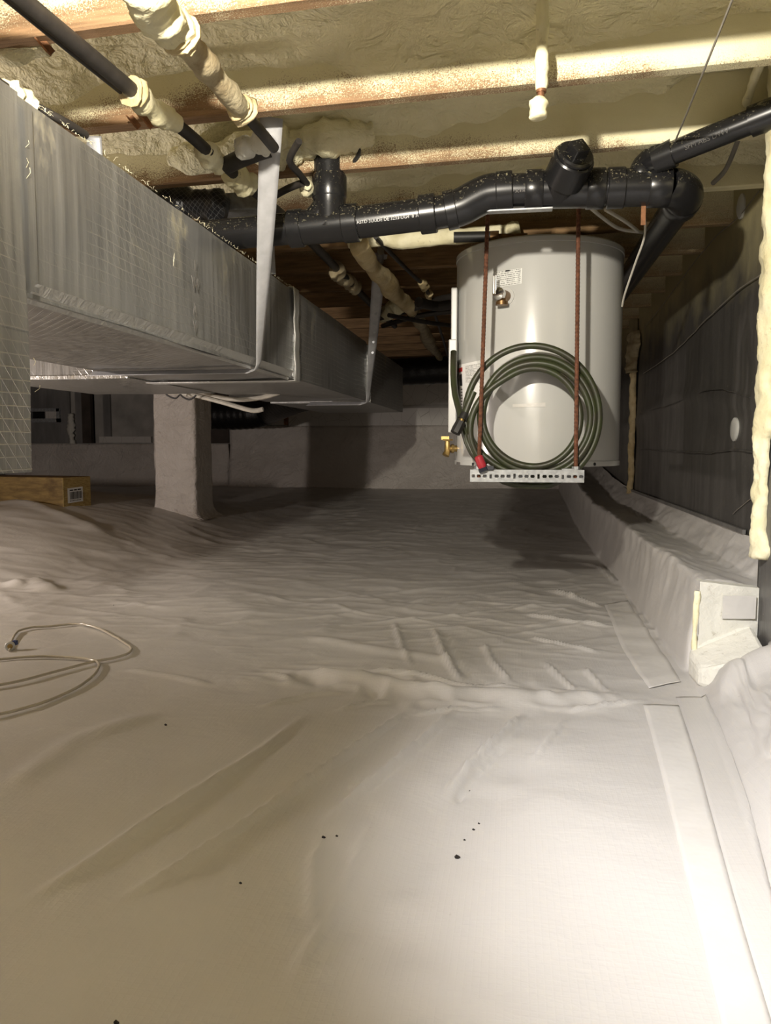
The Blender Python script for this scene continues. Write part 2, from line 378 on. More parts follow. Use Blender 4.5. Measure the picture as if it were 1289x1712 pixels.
# footing profile: far one is a ledge, near one a low bank
far = np.array([(0, 0), (.034, .252), (.215, .215), (XW-.466, .318)])
near = np.array([(0, 0), (.055, .055), (.10, .088), (.25, .105)])
def prof(P, s):
    return np.interp(s, [0, 1, 2, 3], P[:, 0]), np.interp(s, [0, 1, 2, 3], P[:, 1])
def softprof(P):
    s = np.linspace(0, 3, 300); x, z = prof(P, s)
    ker = np.hanning(41); ker /= ker.sum()
    xp = np.pad(x, 20, mode='edge'); zp = np.pad(z, 20, mode='edge')
    x = np.convolve(xp, ker, 'valid'); z = np.convolve(zp, ker, 'valid')
    return np.interp(side, s, x), np.interp(side, s, z)
fxp, fzp = softprof(far); nxp, nzp = softprof(near)
kf = sst((ys-2.125)/.05)                      # near bank -> far ledge (the end plane)
dip = 1-sst((ys-1.93)/.05)*(1-kf)*1.0         # the notch between them
dip2 = np.where(ys < 2.05, 1-sst((ys-1.94)/.06)*.75, .25+.75*kf)
crest = .035*np.exp(-((ys-1.90)/.06)**2)
Z[:, NF:] = kf[:, None]*fzp[None, :]+(1-kf)[:, None]*(nzp[None, :]*dip2[:, None]+crest[:, None]*np.minimum(side, 1)[None, :])
X[:, NF:] = Xf[:, None]+kf[:, None]*fxp[None, :]+(1-kf)[:, None]*nxp[None, :]
Y[:, NF:] = ys[:, None]+np.clip((X[:, NF:]-.50), 0, None)*.18
X = np.where(Y > 2.15, np.minimum(X, XW-.004), np.minimum(X, .624))
sw = np.clip(side, 0, 1)*np.clip((3.15-side)*2, 0, 1)
SS, YY2 = np.meshgrid(side, ys); 
X[:, NF:] -= sw[None, :]*(.022*fbm(YY2*3.1, SS*1.3, 3)+.006*fbm(YY2*15, SS*3+4, 2)); Z[:, NF:] += sw[None, :]*(.020*fbm(YY2*2.7+7, SS*1.1+3, 3)+.006*fbm(YY2*14+SS*4, SS*4, 2)) 
big = np.clip((ys-2.2)/.6, 0, 1)[:, None]
Z += floorz(X, Y)
lump = fbm(X*1.7+9, Y*1.7, 2)*.020
wx = X+.10*fbm(X*2.1+3, Y*2.1, 2); wy = Y+.10*fbm(X*2.1+40, Y*2.1+9, 2)
def crz(a, fx_, fy_, o): c_, s_ = math.cos(a), math.sin(a); return (.5-2*np.abs(vnoise((wx*c_+wy*s_)*fx_+o, (-wx*s_+wy*c_)*fy_+o*1.7)))**3*4
pat = sst(.5+1.6*vnoise(X*.9+5, Y*.9+2)); pat2 = sst(.5+1.6*vnoise(X*1.1+25, Y*1.1+12))
fine = fbm(X*6, Y*8, 3)*.010
cr = crz(.5, 2.2, 6.5, 3)*.013*pat+crz(-.45, 2.4, 7.5, 11)*.012*pat2+crz(1.2, 3, 9, 21)*.007*pat2+crz(.1, 4, 13, 31)*.006
amp = .22+1.0*sst((Y-1.7)/1.3)
amp_l = np.clip(amp, 0, 1.25)
onfloor = np.zeros_like(X); onfloor[:, :NF] = 1; onfloor[:, NF:] = .45
Z += onfloor*(lump*(.6+.4*amp_l)+fine*amp_l*.55+cr*amp_l*.8)
for pl, hgt, wd in folds:
    P = [atz(px, py, 0.) for px, py in pl]; P = np.array([[q[0], q[1]] for q in P])
    x0, x1 = P[:, 0].min()-4*abs(wd), P[:, 0].max()+4*abs(wd); y0, y1 = P[:, 1].min()-4*wd, P[:, 1].max()+4*wd
    m = (X > x0) & (X < x1) & (Y > y0) & (Y < y1)
    m[:, NF+18:] = False
    xx = X[m]; yy = Y[m]; D = np.full(xx.shape, 9.); Tn = np.zeros(xx.shape); L = 0
    seg = np.linalg.norm(P[1:]-P[:-1], axis=1); tot = seg.sum()
    for i in range(len(P)-1):
        d = P[i+1]-P[i]; t = np.clip(((xx-P[i, 0])*d[0]+(yy-P[i, 1])*d[1])/(d@d), 0, 1)
        dd = np.hypot(xx-P[i, 0]-t*d[0], yy-P[i, 1]-t*d[1]); b = dd < D
        D[b] = dd[b]; Tn[b] = ((L+t*seg[i])/tot)[b]; L += seg[i]
    hgt = hgt*(1.7 if abs(hgt) < .0155 else 1.25); env = np.clip(np.minimum(Tn, 1-Tn)*5, 0, 1); wob = 1+.6*vnoise(Tn*9+hgt*900, D*8)
    Z[m] += hgt*np.exp(-(D/(wd*(.45 if wd < .03 else 1)))**2)*sst(env)*wob
    if wd == .040:   # gathers along the main crease
        Z[m] += np.exp(-(D/.11)**2)*sst(env)*(.016*(.5-2*np.abs(vnoise(xx*11+2*vnoise(xx*5, yy*5), yy*16)))+.008*vnoise(xx*30+yy*12, yy*14))
Z[:, -1] = np.maximum(Z[:, -1], Z[:, -1])
fl = MB(); fl.grid(np.stack([X, Y, Z], -1)); floor = fl.build('floor', M['liner'], angle=0, fix=False); tag(floor, 'white plastic vapour barrier liner covering the crawl space floor and footing', None, None, 'structure')
from math import floor as ifl
def onliner(P, eps=.003):   # nearest liner height under a point, from the mesh arrays
    i = int(np.clip(np.searchsorted(ys, P[1]), 1, len(ys)-1)); j = int(np.argmin(np.abs(X[i]-P[0]))); return np.array([P[0], P[1], Z[i, j]+eps])

# tape strips along the floor edge and a seam line higher up
def strip(name, pl_l, pl_r, mat, eps=.0018, n=14, zf=None, parent=floor):
    A = smooth_path([atz(px, py, 0) for px, py in pl_l], n); B = smooth_path([atz(px, py, 0) for px, py in pl_r], n)
    G = []
    for a, b in zip(A, B):
        G.append([onliner(a*(1-t)+b*t, eps+.0012*math.sin(t*3.1)) for t in np.linspace(0, 1, 8)])
    m = MB(); m.grid(G); o = m.build(name, mat, parent, angle=0)
    s = o.modifiers.new('solid', 'SOLIDIFY'); s.thickness = .0012
    return o
strip('seam_tape', [(1075, 1180), (1100, 1270), (1128, 1390), (1165, 1540), (1205, 1712), (1235, 1850)], [(1135, 1180), (1165, 1270), (1196, 1390), (1238, 1540), (1283, 1690), (1330, 1850)], M['tape'])
strip('seam_tape', [(1010, 1010), (1030, 1060), (1060, 1115), (1085, 1150)], [(1050, 1005), (1085, 1060), (1120, 1110), (1138, 1140)], M['tape'], .0025)
strip('liner_overlap', [(1130, 1165), (1163, 1270), (1194, 1390), (1236, 1540), (1280, 1690), (1325, 1850)], [(1180, 1165), (1208, 1230), (1250, 1350), (1289, 1493), (1330, 1610), (1400, 1800)], M['liner'], .0012)
# ------------------------------------------------------------------ setting: walls
def quadbox(name, x0, x1, y0, y1, z0, z1, mat, parent=None):
    m = MB(); m.box(((x0+x1)/2, (y0+y1)/2, (z0+z1)/2), (x1-x0, y1-y0, z1-z0)); return m.build(name, mat, parent, smooth=False)
ZT = 1.66
wr = quadbox('wall_right', XW+.03, XW+.2, YF, YB+.2, -.2, ZT, M['concrete']); tag(wr, 'crawl space wall on the right behind black insulation boards', kind='structure')
wb = quadbox('wall_back', XL-.2, XW+.03, YB, YB+.2, -.2, ZT, M['concrete']); tag(wb, 'far crawl space wall with white liner skirt', kind='structure')
wl = quadbox('wall_left', XL-.2, XL, YF, YB, -.2, ZT, M['wall_foil']); tag(wl, 'left crawl space wall', kind='structure')
wf = quadbox('wall_front', XL-.2, XW+.03, YF-.2, YF, -.2, ZT, M['wall_foil']); tag(wf, 'crawl space wall behind the viewer', kind='structure')
XN = .628   # the near board stands proud of the others
# boards on the right wall (gently bowed sheets)
for y0, y1, z0, XW in ((YF, 2.135, .09, XN), (2.17, 5.02, .29, XW), (5.08, YB, .29, XW)):
    n = 40; G = []
    for yv in np.linspace(y0, y1, n):
        G.append([(XW+.012+.010*fbm(yv*2.5, zv*2.5, 3)-.010*math.exp(-((zv-.78-.05*math.sin(yv*2))/.03)**2)*(z0 > .1), yv, zv) for zv in np.linspace(z0, 1.60, 48)])
    m = MB(); m.grid(G); m.box((XW+.025, (y0+y1)/2, (z0+1.6)/2), (.008, y1-y0, 1.6-z0)); m.box((XW+.07, y1-.01, (z0+1.6)/2), (.12, .02, 1.6-z0)) if XW == XN else None
    m.build('insulation_board', M['wall_board'], wr, angle=0)
XW = .75
# creases in the facing: thin raised lines
def crease(pl, r=.0022, mat='wire_grey', X_=XW+.003):
    P = smooth_path([atx(px, py, X_) for px, py in pl], 6)
    P = [(q[0]+.004*0, q[1], q[2]+.006*float(vnoise(q[1]*14, q[2]*14))) for q in P]
    m = MB(); m.tube(P, r, 6, flat=.6); m.build('facing_crease', M[mat], wr)
crease([(1270, 318), (1235, 362), (1200, 392), (1160, 440), (1130, 480), (1100, 520), (1078, 547)])
crease([(1289, 450), (1240, 480), (1180, 535), (1125, 590), (1075, 625)], .0025)
crease([(1254, 665), (1200, 650), (1160, 660), (1110, 680), (1070, 690)], .002, 'wall_board')
crease([(1256, 756), (1220, 752), (1180, 758), (1120, 754), (1072, 752)], .003, 'wall_board')
crease([(1262, 828), (1240, 845), (1225, 860)], .0015)
# plastic cap washers
def washer(px, py):
    c = atx(px, py, XW+.006); m = MB(); m.tube([(c[0]+.010, c[1], c[2]), (c[0]-.002, c[1], c[2]), (c[0]-.006, c[1], c[2]), (c[0]-.007, c[1], c[2])], [.041, .041, .034, .012], 28); return m.build('cap_washer', M['white_plastic'], wr)
washer(1239, 345); washer(1228, 718)
# batten that pins the liner to the wall
m = MB(); m.box((XW-.004, 5.3, .322), (.010, 5.3, .014)); m.build('batten', M['wall_foil'], wr, smooth=False)
# foam seams between boards
def foam_seam(yc, hw, z0, z1, out, mat, parent, seed, n=90, axis='x', base=XW+.004):
    G = []
    for i, zv in enumerate(np.linspace(z0, z1, n)):
        wl_ = hw*(1+1.1*float(fbm(zv*9+seed, 1.3, 3))+.5*float(fbm(zv*45+seed, 2.3, 2))); wr_ = hw*(1+1.0*float(fbm(zv*11+seed, 7.7, 3))+.7*float(fbm(zv*45+seed, 8.3, 2)))
        row = []
        for t in np.linspace(-1, 1, 9):
            o_ = out*(1-t*t)**.6*(1+.5*float(fbm(zv*25+seed, t*2, 2))); off = (wl_ if t < 0 else wr_)*t
            row.append((base-o_, yc+off, zv) if axis == 'x' else (yc+off, base-o_, zv))
        G.append(row)
    m = MB(); m.grid(G); o = m.build('foam_seam', mat, parent, angle=0); s = o.modifiers.new('solid', 'SOLIDIFY'); s.thickness = .004; return o
foam_seam(2.095, .046, .315, 1.56, .026, M['foam_bead'], wr, 3, 160, base=XN+.006)
foam_seam(5.06, .032, .30, 1.15, .03, M['foam_brown_dim'], wr, 11)
foam_seam(5.10, .11, 1.05, 1.30, .05, M['foam_dirty'], wr, 19, 30)
# back wall: liner skirts, foil boards, white board strip
def skirt(x0, x1, z1f, seed):
    G = []
    for xv in np.linspace(x0, x1, max(20, int((x1-x0)/.035))):
        G.append([(xv, YB-.03-.05*float(fbm(xv*2.2+seed, zv*3, 3))-.10*(1-t)**3, zv) for t in np.linspace(0, 1, 24) for zv in [.10+t*(z1f-.10)]])
    m = MB(); m.grid(G); o = m.build('liner_skirt', M['wall_liner'], wb, angle=0); s = o.modifiers.new('solid', 'SOLIDIFY'); s.thickness = .003
xa = aty(385, 730, YB)[0]
zs_l = aty(200, 742, YB)[2]; zs_r = aty(560, 712, YB)[2]
skirt(XL, xa, zs_l, 2); skirt(xa+.005, XW-.25, zs_r, 5)
def bpanel(name, pxa, pxb, pya, pyb, mat, th=.03, dy=0):
    a = aty(pxa, pya, YB-dy); b = aty(pxb, pyb, YB-dy)
    return quadbox(name, a[0], b[0], YB-dy-th, YB-dy-.002, b[2], a[2], mat, wb)
bpanel('insulation_board', -60, 121, 560, 741, M['wall_foil']); bpanel('insulation_board', 124, 160, 560, 741, M['wall_foil']); bpanel('insulation_board', 163, 262, 560, 741, M['concrete'])
bpanel('insulation_board', 262, 384, 560, 741, M['dark_wood'], .02)
bpanel('post', 141, 160, 600, 741, M['dark_wood'], .09)
bpanel('sill', 172, 258, 730, 740, M['white_board'], .08); bpanel('pilaster', 176, 190, 655, 735, M['wall_foil'], .06)
bpanel('white_board', 484, 780, 640, 711, M['white_board'], .05); bpanel('white_board', 386, 478, 690, 711, M['white_board'], .045); bpanel('board_rim', 484, 780, 679, 682, M['concrete'], .056)
bpanel('board_rim', 477, 484, 668, 711, M['rusty_plate'], .06)
a = aty(122, 700, YB); foam_seam(float(a[0]), .035, zs_l, zs_l+.33, .03, M['foam_white'], wb, 23, 40, 'y', YB-.03)
# vent in the far left board
vent = thing('wall_vent', 'small rectangular foundation vent with sliding shutter in the far left wall', 'vent', aty(82, 700, YB-.03))
def vbox(name, a, b, mat, th, dy, par=vent):
    p = aty(a[0], a[1], YB-.03); q = aty(b[0], b[1], YB-.03); m = MB(); m.box(((p[0]+q[0])/2, YB-.03-dy-th/2, (p[2]+q[2])/2), (abs(q[0]-p[0]), th, abs(p[2]-q[2]))); return m.build(name, mat, par, smooth=False)
for a, b in (((50, 683), (102, 688)), ((50, 700), (102, 706)), ((50, 683), (55, 706)), ((96, 683), (102, 706))): vbox('frame', a, b, M['galvanized'], .03, 0)
vbox('opening', (55, 688), (75, 700), M['void'], .005, 0); vbox('shutter', (77, 688), (95, 700), M['white_board'], .012, 0)

# ------------------------------------------------------------------ setting: ceiling, joists, foam
ceil = quadbox('ceiling', XL-.2, XW+.2, YF-.2, YB+.2, 1.60, 1.66, M['subfloor_wood']); tag(ceil, 'underside of the floor above, joists and subfloor', kind='structure')
ZJ = 1.38; SP = .4145; SK = -.07
jy = [1.80+SP*i for i in range(-10, 16)]
for i, y0 in enumerate(jy):
    if y0 > YB-.1 or y0 < YF+.4: continue
    m = MB(); xs = np.linspace(XL, XW+.02, 24); G = []
    prf = [(-.019, .22), (-.019, .004), (-.015, 0), (.015, 0), (.019, .004), (.019, .22)]
    for xv in xs: G.append([(xv, a+SK*xv+y0+.003*float(vnoise(xv*1.5, i*3.3)), b+.004*float(vnoise(xv*1.1, i*5.7))) for a, b in prf])
    m.grid(G); m.build('joist', M['joist_near'] if y0 < 2.8 else M['joist_far'], ceil, org=(0, 0, ZJ), angle=35) if False else None
    m2 = MB(); m2.grid([[(p[0], p[1], p[2]+ZJ) for p in r] for r in G]); m2.build('joist', M['joist_near'] if y0 < 2.8 else M['joist_far'], ceil, org=(0, float(y0), ZJ), angle=35)
for i in range(len(jy)-1):
    ya = jy[i]+.019; yb = jy[i+1]-.019
    if ya < .2 or yb > YB: continue
    nearb = ya < 2.4
    xs = np.linspace(-2.6 if nearb else -3.4, XW+.02, 190 if nearb else 90); ts = np.linspace(0, 1, 22 if nearb else 12)
    XX, TT = np.meshgrid(xs, ts, indexing='ij')
    full = .5+.5*np.sin(math.pi*TT)**.55
    ed = .085+.06*vnoise(XX*2.3, np.full_like(XX, i*4.1))+.03*vnoise(XX*9, TT*0+i*2.2)
    if not nearb: ed = ed+.05
    ht = ed+(.165-ed)*np.sin(math.pi*TT)**.5
    ht = ht+fbm(XX*4+i, TT*2.4+i*3, 3)*.035*np.sin(math.pi*TT)+.016*fbm(XX*13, TT*8+i*5, 3)
    # droopy blobs
    if nearb:
        for _ in range(9):
            bx = rng.uniform(-1.6, .7); bt = rng.uniform(.25, .95); ht -= rng.uniform(.01, .04)*np.exp(-((XX-bx)/rng.uniform(.05, .14))**2-((TT-bt)/.16)**2)
    ht = np.maximum(ht, .03+.13*sst((XX-.25)/.2)*(1.9 > ya > 1.7))
    ht = np.clip(ht, .03, .21)
    YY = ya+(yb-ya)*TT+SK*XX
    m = MB(); m.grid(np.stack([XX, YY, ZJ+ht], -1)); m.build('spray_foam', M['foam'] if ya < 2.9 else M['foam_brown_dim'], ceil, angle=0)  # far bays take browner foam, their low light painted into the colour
# lip of foam hanging on the joist behind the drain pipe
def lumpy(name, P, r, mat, parent, seed=1, wob=.35, n=12, k_=10, taper=True):
    Q = smooth_path(P, k_); N = len(Q); R = [r*(.55+.45*math.sin(math.pi*min(1, max(.06, (i+.5)/N)))**.4 if taper else 1)*(1+.35*float(fbm(i*.21+seed, seed*1.7, 2))) for i in range(N)]
    m = MB(); m.tube(Q, R, n, wob=wob, seed=seed); return m.build(name, mat, parent, angle=0)
lumpy('foam_lip', [(-.62, 2.985, 1.375), (-.45, 2.965, 1.372), (-.25, 2.95, 1.37), (-.05, 2.935, 1.372), (.02, 2.93, 1.385)], .030, M['foam_bead'], ceil, 5, .25)
lumpy('foam_lip', [(-.98, 2.20, 1.43), (-.82, 2.17, 1.42), (-.62, 2.12, 1.44)], .04, M['foam'], ceil, 9, .3)
lumpy('foam_lip', [(-1.12, 1.50, 1.395), (-1.0, 1.49, 1.38), (-.92, 1.49, 1.40)], .022, M['foam'], ceil, 13, .3)

# ------------------------------------------------------------------ air duct
XD = -.79; XDB = -1.345; ZD0 = .843; ZD1 = 1.16; Y0 = 1.183; Y1 = 5.55
duct = thing('air_duct', 'long silver foil faced duct board trunk hanging under the joists with drop and side branch', 'duct', (XD, Y0, ZD0))
def ductbox(name, x0, x1, y0, y1, z0, z1, amp=.006, ny=60, nz=14, mat='duct_foil', seed=0):
    m = MB(); G = []
    per = []
    for t in np.linspace(0, 1, nz): per.append((x1, z0+(z1-z0)*t, 1, 0))
    for t in np.linspace(0, 1, nz)[1:]: per.append((x1+(x0-x1)*t, z1, 0, 1))
    for t in np.linspace(0, 1, nz)[1:]: per.append((x0, z1+(z0-z1)*t, -1, 0))
    for t in np.linspace(0, 1, nz)[1:]: per.append((x0+(x1-x0)*t, z0, 0, -1))
    for yv in np.linspace(y0, y1, ny):
        row = []
        for (xv, zv, nx, nz_) in per:
            a = amp*float(fbm(yv*2.6+seed, (xv+zv)*4+seed, 2)); row.append((xv+nx*a, yv, zv+nz_*a))
        G.append(row)
    m.grid(G)
    b = len(m.v); ce0 = ((x0+x1)/2, y0, (z0+z1)/2); n = len(per)
    m.add([r for r in G[0][:-1]], [tuple(range(n-1))]); m.add([r for r in G[-1][:-1]], [tuple(range(n-1))])
    return m.build(name, M[mat], duct, angle=50)
ductbox('trunk', XDB, XD, Y0, 2.79, ZD0, ZD1, .007, 70, 12, seed=1)
ductbox('trunk', XDB, XD+.006, 2.80, 4.20, ZD0, ZD1, .006, 50, 12, seed=4)
ductbox('trunk', XDB, XD+.02, 4.26, Y1, ZD0-.006, ZD1-.01, .004, 30, 10, seed=8)
ductbox('trunk_joint', XDB+.005, XD+.0, 4.19, 4.27, ZD0+.004, ZD1-.004, .0, 3, 4)
ductbox('branch', -1.93, XDB+.002, 2.62, 3.42, ZD0-.004, ZD1-.02, .004, 26, 10, seed=12)
# drop at the near end: a box that hangs from the trunk
ductbox('drop', -1.33, XD+.003, Y0-.30, Y0+.004, .556, ZD1+.004, .005, 16, 26, seed=15)
# tapes
def band(y, w_, th=.003, seed=0, mat='foil_tape'):
    G = []
    for yv in np.linspace(y-w_/2, y+w_/2, 5):
        row = []
        for (xv, zv) in [(XDB-.008, ZD0-.01), (XD-.3, ZD0-.010), (XD-.02, ZD0-.010), (XD+.012, ZD0-.008), (XD+.014, ZD0+.02)]+[(XD+.013+.002*math.sin(k*1.7), ZD0+.02+(ZD1-ZD0-.04)*k/10) for k in range(1, 10)]+[(XD+.014, ZD1-.02), (XD+.010, ZD1+.009), (XDB-.008, ZD1+.009)]:
            row.append((xv, yv+.006*float(vnoise(zv*30+seed, xv*9)), zv))
        G.append(row)
    m = MB(); m.grid(G); o = m.build('tape_band', M[mat], duct, angle=0); s = o.modifiers.new('solid', 'SOLIDIFY'); s.thickness = .002
band(2.795, .075, seed=3)
m = MB()
m.box((XD+.0045, Y0-.15, .83), (.003, .30, .09)); m.box((-1.06, Y0+.0065, .83), (.54, .003, .09)); m.build('tape_band', M['duct_foil'], duct, smooth=False)
G = [[(XD+.012-.025*(1-t), yv+.004*float(vnoise(yv*20, t*3)), ZD0-.006+.03*t) for t in np.linspace(0, 1, 5)] for yv in np.linspace(Y0+.02, 2.75, 90)]
m = MB(); m.grid(G); o = m.build('edge_tape', M['foil_tape'], duct, angle=0)
G = [[(XD+.008, Y0+.012+w_, ZD0+.01+.30*t) for w_ in (0, .02)] for t in np.linspace(0, 1, 30)]
m = MB(); m.grid(G); m.build('edge_tape', M['duct_foil'], duct, angle=0)
# edge flange of the branch
m = MB(); m.box((-1.64, 2.617, ZD0+.002), (.58, .010, .012)); m.build('edge_tape', M['foil_tape'], duct, smooth=False)
# glass fibre strands fraying along cut edges
m = MB()
for _ in range(170):
    yv = Y0+(2.8-Y0)*random.random()**1.1; a = np.array([XD+.004, yv, ZD1+.002]); d = np.array([random.uniform(-.2, .6), random.uniform(-1, 1), random.uniform(.1, 1.0)]); d = d/np.linalg.norm(d)*random.uniform(.004, .015)
    m.tube([a, a+d*.6, a+d+np.array([0, random.uniform(-.006, .006), -.003])], .0004, 3)
for _ in range(5):
    zv = random.uniform(.6, 1.15); a = np.array([XD+.008, Y0+.01, zv]); d = np.array([random.uniform(0, .5), random.uniform(-1, 1), random.uniform(-1, 1)]); d = d/np.linalg.norm(d)*random.uniform(.01, .035)
    m.tube([a, a+d*.5+np.array([.004, 0, 0]), a+d], .0004, 3)
for _ in range(2):
    yv = random.uniform(1.3, 1.75); zv = random.uniform(.9, 1.1); a = np.array([XD+.009, yv, zv]); d = np.array([.1, random.uniform(-.4, .6), random.uniform(-1, 1)]); d *= random.uniform(.02, .06)
    m.tube([a, a+d], .0004, 3)
o = m.build('frayed_fibre', M['fibre'], duct); tag(o, kind='stuff')
# printed marks on the duct face
def text(body, size, loc, xdir, ydir, mat, parent, name='lettering', ext=.0004):
    cu = bpy.data.curves.new('t', 'FONT'); cu.body = body; cu.size = size; cu.align_x = 'CENTER'; cu.align_y = 'CENTER'; cu.extrude = ext; cu.resolution_u = 3
    to = bpy.data.objects.new('t', cu); COL.objects.link(to); bpy.context.view_layer.update()
    me = bpy.data.meshes.new_from_object(to.evaluated_get(bpy.context.evaluated_depsgraph_get())); bpy.data.objects.remove(to)
    x = Vector(map(float, xdir)).normalized(); y = Vector(map(float, ydir)); y = (y-x*y.dot(x)).normalized(); z = x.cross(y)
    R = Matrix((x, y, z)).transposed().to_4x4(); R.translation = Vector(map(float, loc)); me.transform(R)
    me.materials.clear(); me.materials.append(mat); me.polygons.foreach_set('material_index', [0]*len(me.polygons))
    o = bpy.data.objects.new(name, me); COL.objects.link(o); o.parent = parent
    if parent: o.location = -parent.location
    return o
for ch, py, sx_, sy_ in (('I', 446, .034, 1), ('W', 474, .026, 1), ('\u039b', 519, .032, 1), ('V', 547, .032, 1)):
    p = atx(326, py, XD+.010); text(ch, .042, (XD+.0105, p[1], p[2]), (0, 1, 0), (0, 0, 1), M['ink_grey'], duct)

# ------------------------------------------------------------------ hanger straps
def strap(P0, P1, w0, w1, twist, label, mat, group=None, n=30, tail=None, d0=(1, 0, 0), holes=False):
    P0 = np.array(P0, float); P1 = np.array(P1, float); ax = (P1-P0)/np.linalg.norm(P1-P0); d = np.array(d0, float); d -= ax*(d@ax); d /= np.linalg.norm(d); e = np.cross(ax, d)
    G = []
    for t in np.linspace(0, 1, n):
        a = twist*t**1.3; dd = d*math.cos(a)+e*math.sin(a); nn = np.cross(ax, dd); w_ = w0+(w1-w0)*t
        c = P0+(P1-P0)*t
        G.append([c+dd*w_*s+nn*.0022*(1-abs(s*2)) for s in np.linspace(-.5, .5, 5)])
    t_ = thing('hanger_strap', label, 'strap', P0, group)
    if tail is not None:
        last = G[-1]
        for q in tail: G.append([np.array(q)+ (last[k]-last[2]) for k in range(5)])
    m = MB(); m.grid(G); o = m.build('webbing', M[mat], t_, angle=0); s = o.modifiers.new('solid', 'SOLIDIFY'); s.thickness = .0012; s.offset = 0
    return t_, ax
p0 = dep(454, 195, 1.915); p1 = dep(432, 606, 2.40)
p1[0] = XD+.017; 
strap(p0, p1, .058, .030, -1.25, 'wide white hanger strap crossing in front of the black drain pipe', 'strap_white', tail=[(XD+.012, p1[1], ZD0-.006), (XD-.01, p1[1], ZD0-.014), (XD-.25, p1[1], ZD0-.014), (XDB+.01, p1[1], ZD0-.014)])
p0 = dep(636, 424, 3.42); p1 = dep(622, 660, 4.16); p1[0] = XD+.030
t2, ax2 = strap(p0, p1, .062, .034, -.95, 'perforated grey hanger strap around the far part of the duct', 'strap_white', tail=[(XD+.03, p1[1], ZD0-.008), (XD, p1[1], ZD0-.018), (XD-.3, p1[1], ZD0-.018)])
m = MB(); m.tube([p0+ax2*-.015, p0+ax2*.0, p0+ax2*.035, p0+ax2*.04], [.030, .034, .034, .030], 16, flat=.5); m.build('collar', M['strap_grey'], t2)
m = MB()
for q in (.38, .45, .51, .58, .66):
    c = p0+(p1-p0)*q+np.array([.004, -.006, 0]); m.tube([c, c+np.array([.0005, -.003, 0])], .0065, 10)
tag(m.build('punched_holes', M['strap_grey'], t2), kind='stuff')
a = dep(157, 228, 1.79); strap(a, (a[0], a[1]+.005, ZD1+.01), .034, .040, .2, 'short grey metal hanger strap on top of the duct at its near end', 'strap_grey', d0=(1, .2, 0))
a = dep(459, 400, 2.60); strap((a[0]-.03, a[1], 1.385), (a[0]-.02, a[1], ZD1+.012), .045, .045, .1, 'grey strap end behind the duct edge right of the wide white strap', 'strap_grey', d0=(1, .2, 0))

# ------------------------------------------------------------------ black drain pipe
YP = 2.255; RP = .0445; RH = .0535
drain = thing('drain_pipe', 'large black plastic drain pipe with tee, elbows and cleanout crossing above the water heater', 'pipe', aty(550, 378, YP))
def pp(px, py): return aty(px, py, YP)
def seg(name, P, r, mat='abs', n=28, k_=1):
    m = MB(); m.tube(P if k_ == 1 else smooth_path(P, k_), r, n); return m.build(name, M[mat], drain, angle=45)
left = pp(250, 404); left[0] = -1.6
seg('pipe', [(-1.9, YP, float(pp(330, 396)[2])-.02), pp(330, 396), pp(500, 381)], RP)
def hub(a, b, r=RH, name='coupling'):
    a = np.array(a); b = np.array(b); d = (b-a)
    m = MB(); m.tube([a, a+d*.0001, a+d*.06, a+d*.94, b-d*.0001, b], [RP, r-.002, r, r, r-.002, RP], 32); return m.build(name, M['abs'], drain, angle=35)
# tee
hub(pp(484, 383), pp(507, 381), name='tee_hub'); seg('tee_body', [pp(500, 381.5), pp(580, 374)], .049); hub(pp(574, 374.5), pp(600, 372), name='tee_hub')
c = pp(551, 378); ztop = 1.56
up_ = [(c[0], YP, c[2]), (c[0], YP, c[2]+.05)]
m = MB(); m.tube([(c[0], YP, c[2]-.01), (c[0], YP, c[2]+.03), (c[0], YP, c[2]+.055), (c[0], YP, c[2]+.075), (c[0], YP, float(aty(551, 330, YP)[2]))], [.049, .0475, .047, .048, .049], 28)
for q in np.linspace(0, 1, 7):   # sweep of the sanitary tee on its left shoulder
    pass
m.build('tee_branch', M['abs'], drain)
seg('tee_sweep', smooth_path([(c[0]-.075, YP, c[2]+.0), (c[0]-.035, YP, c[2]+.02), (c[0]-.005, YP, c[2]+.06), (c[0], YP, c[2]+.10)], 6), .042)
hub((c[0], YP, float(aty(551, 333, YP)[2])), (c[0], YP, float(aty(551, 294, YP)[2])), .050, 'tee_hub')
seg('vent_riser', [(c[0], YP, c[2]+.1), (c[0], YP, ztop)], RP)
seg('pipe', [pp(595, 372.5), pp(712, 358)], RP); hub(pp(702, 359.5), pp(729, 356)); 
seg('pipe', [pp(720, 357), pp(762, 350)], RP)
# eighth bend
hub(pp(745, 353.5), pp(763, 349), .0535, 'elbow_hub')
seg('elbow', smooth_path([pp(755, 351), pp(775, 344), pp(795, 333), pp(815, 324), pp(838, 320)], 6), .051)
hub(pp(829, 321.5), pp(857, 319), name='elbow_hub'); seg('pipe', [pp(850, 319), pp(885, 318)], RP); hub(pp(878, 318.5), pp(908, 317.5))
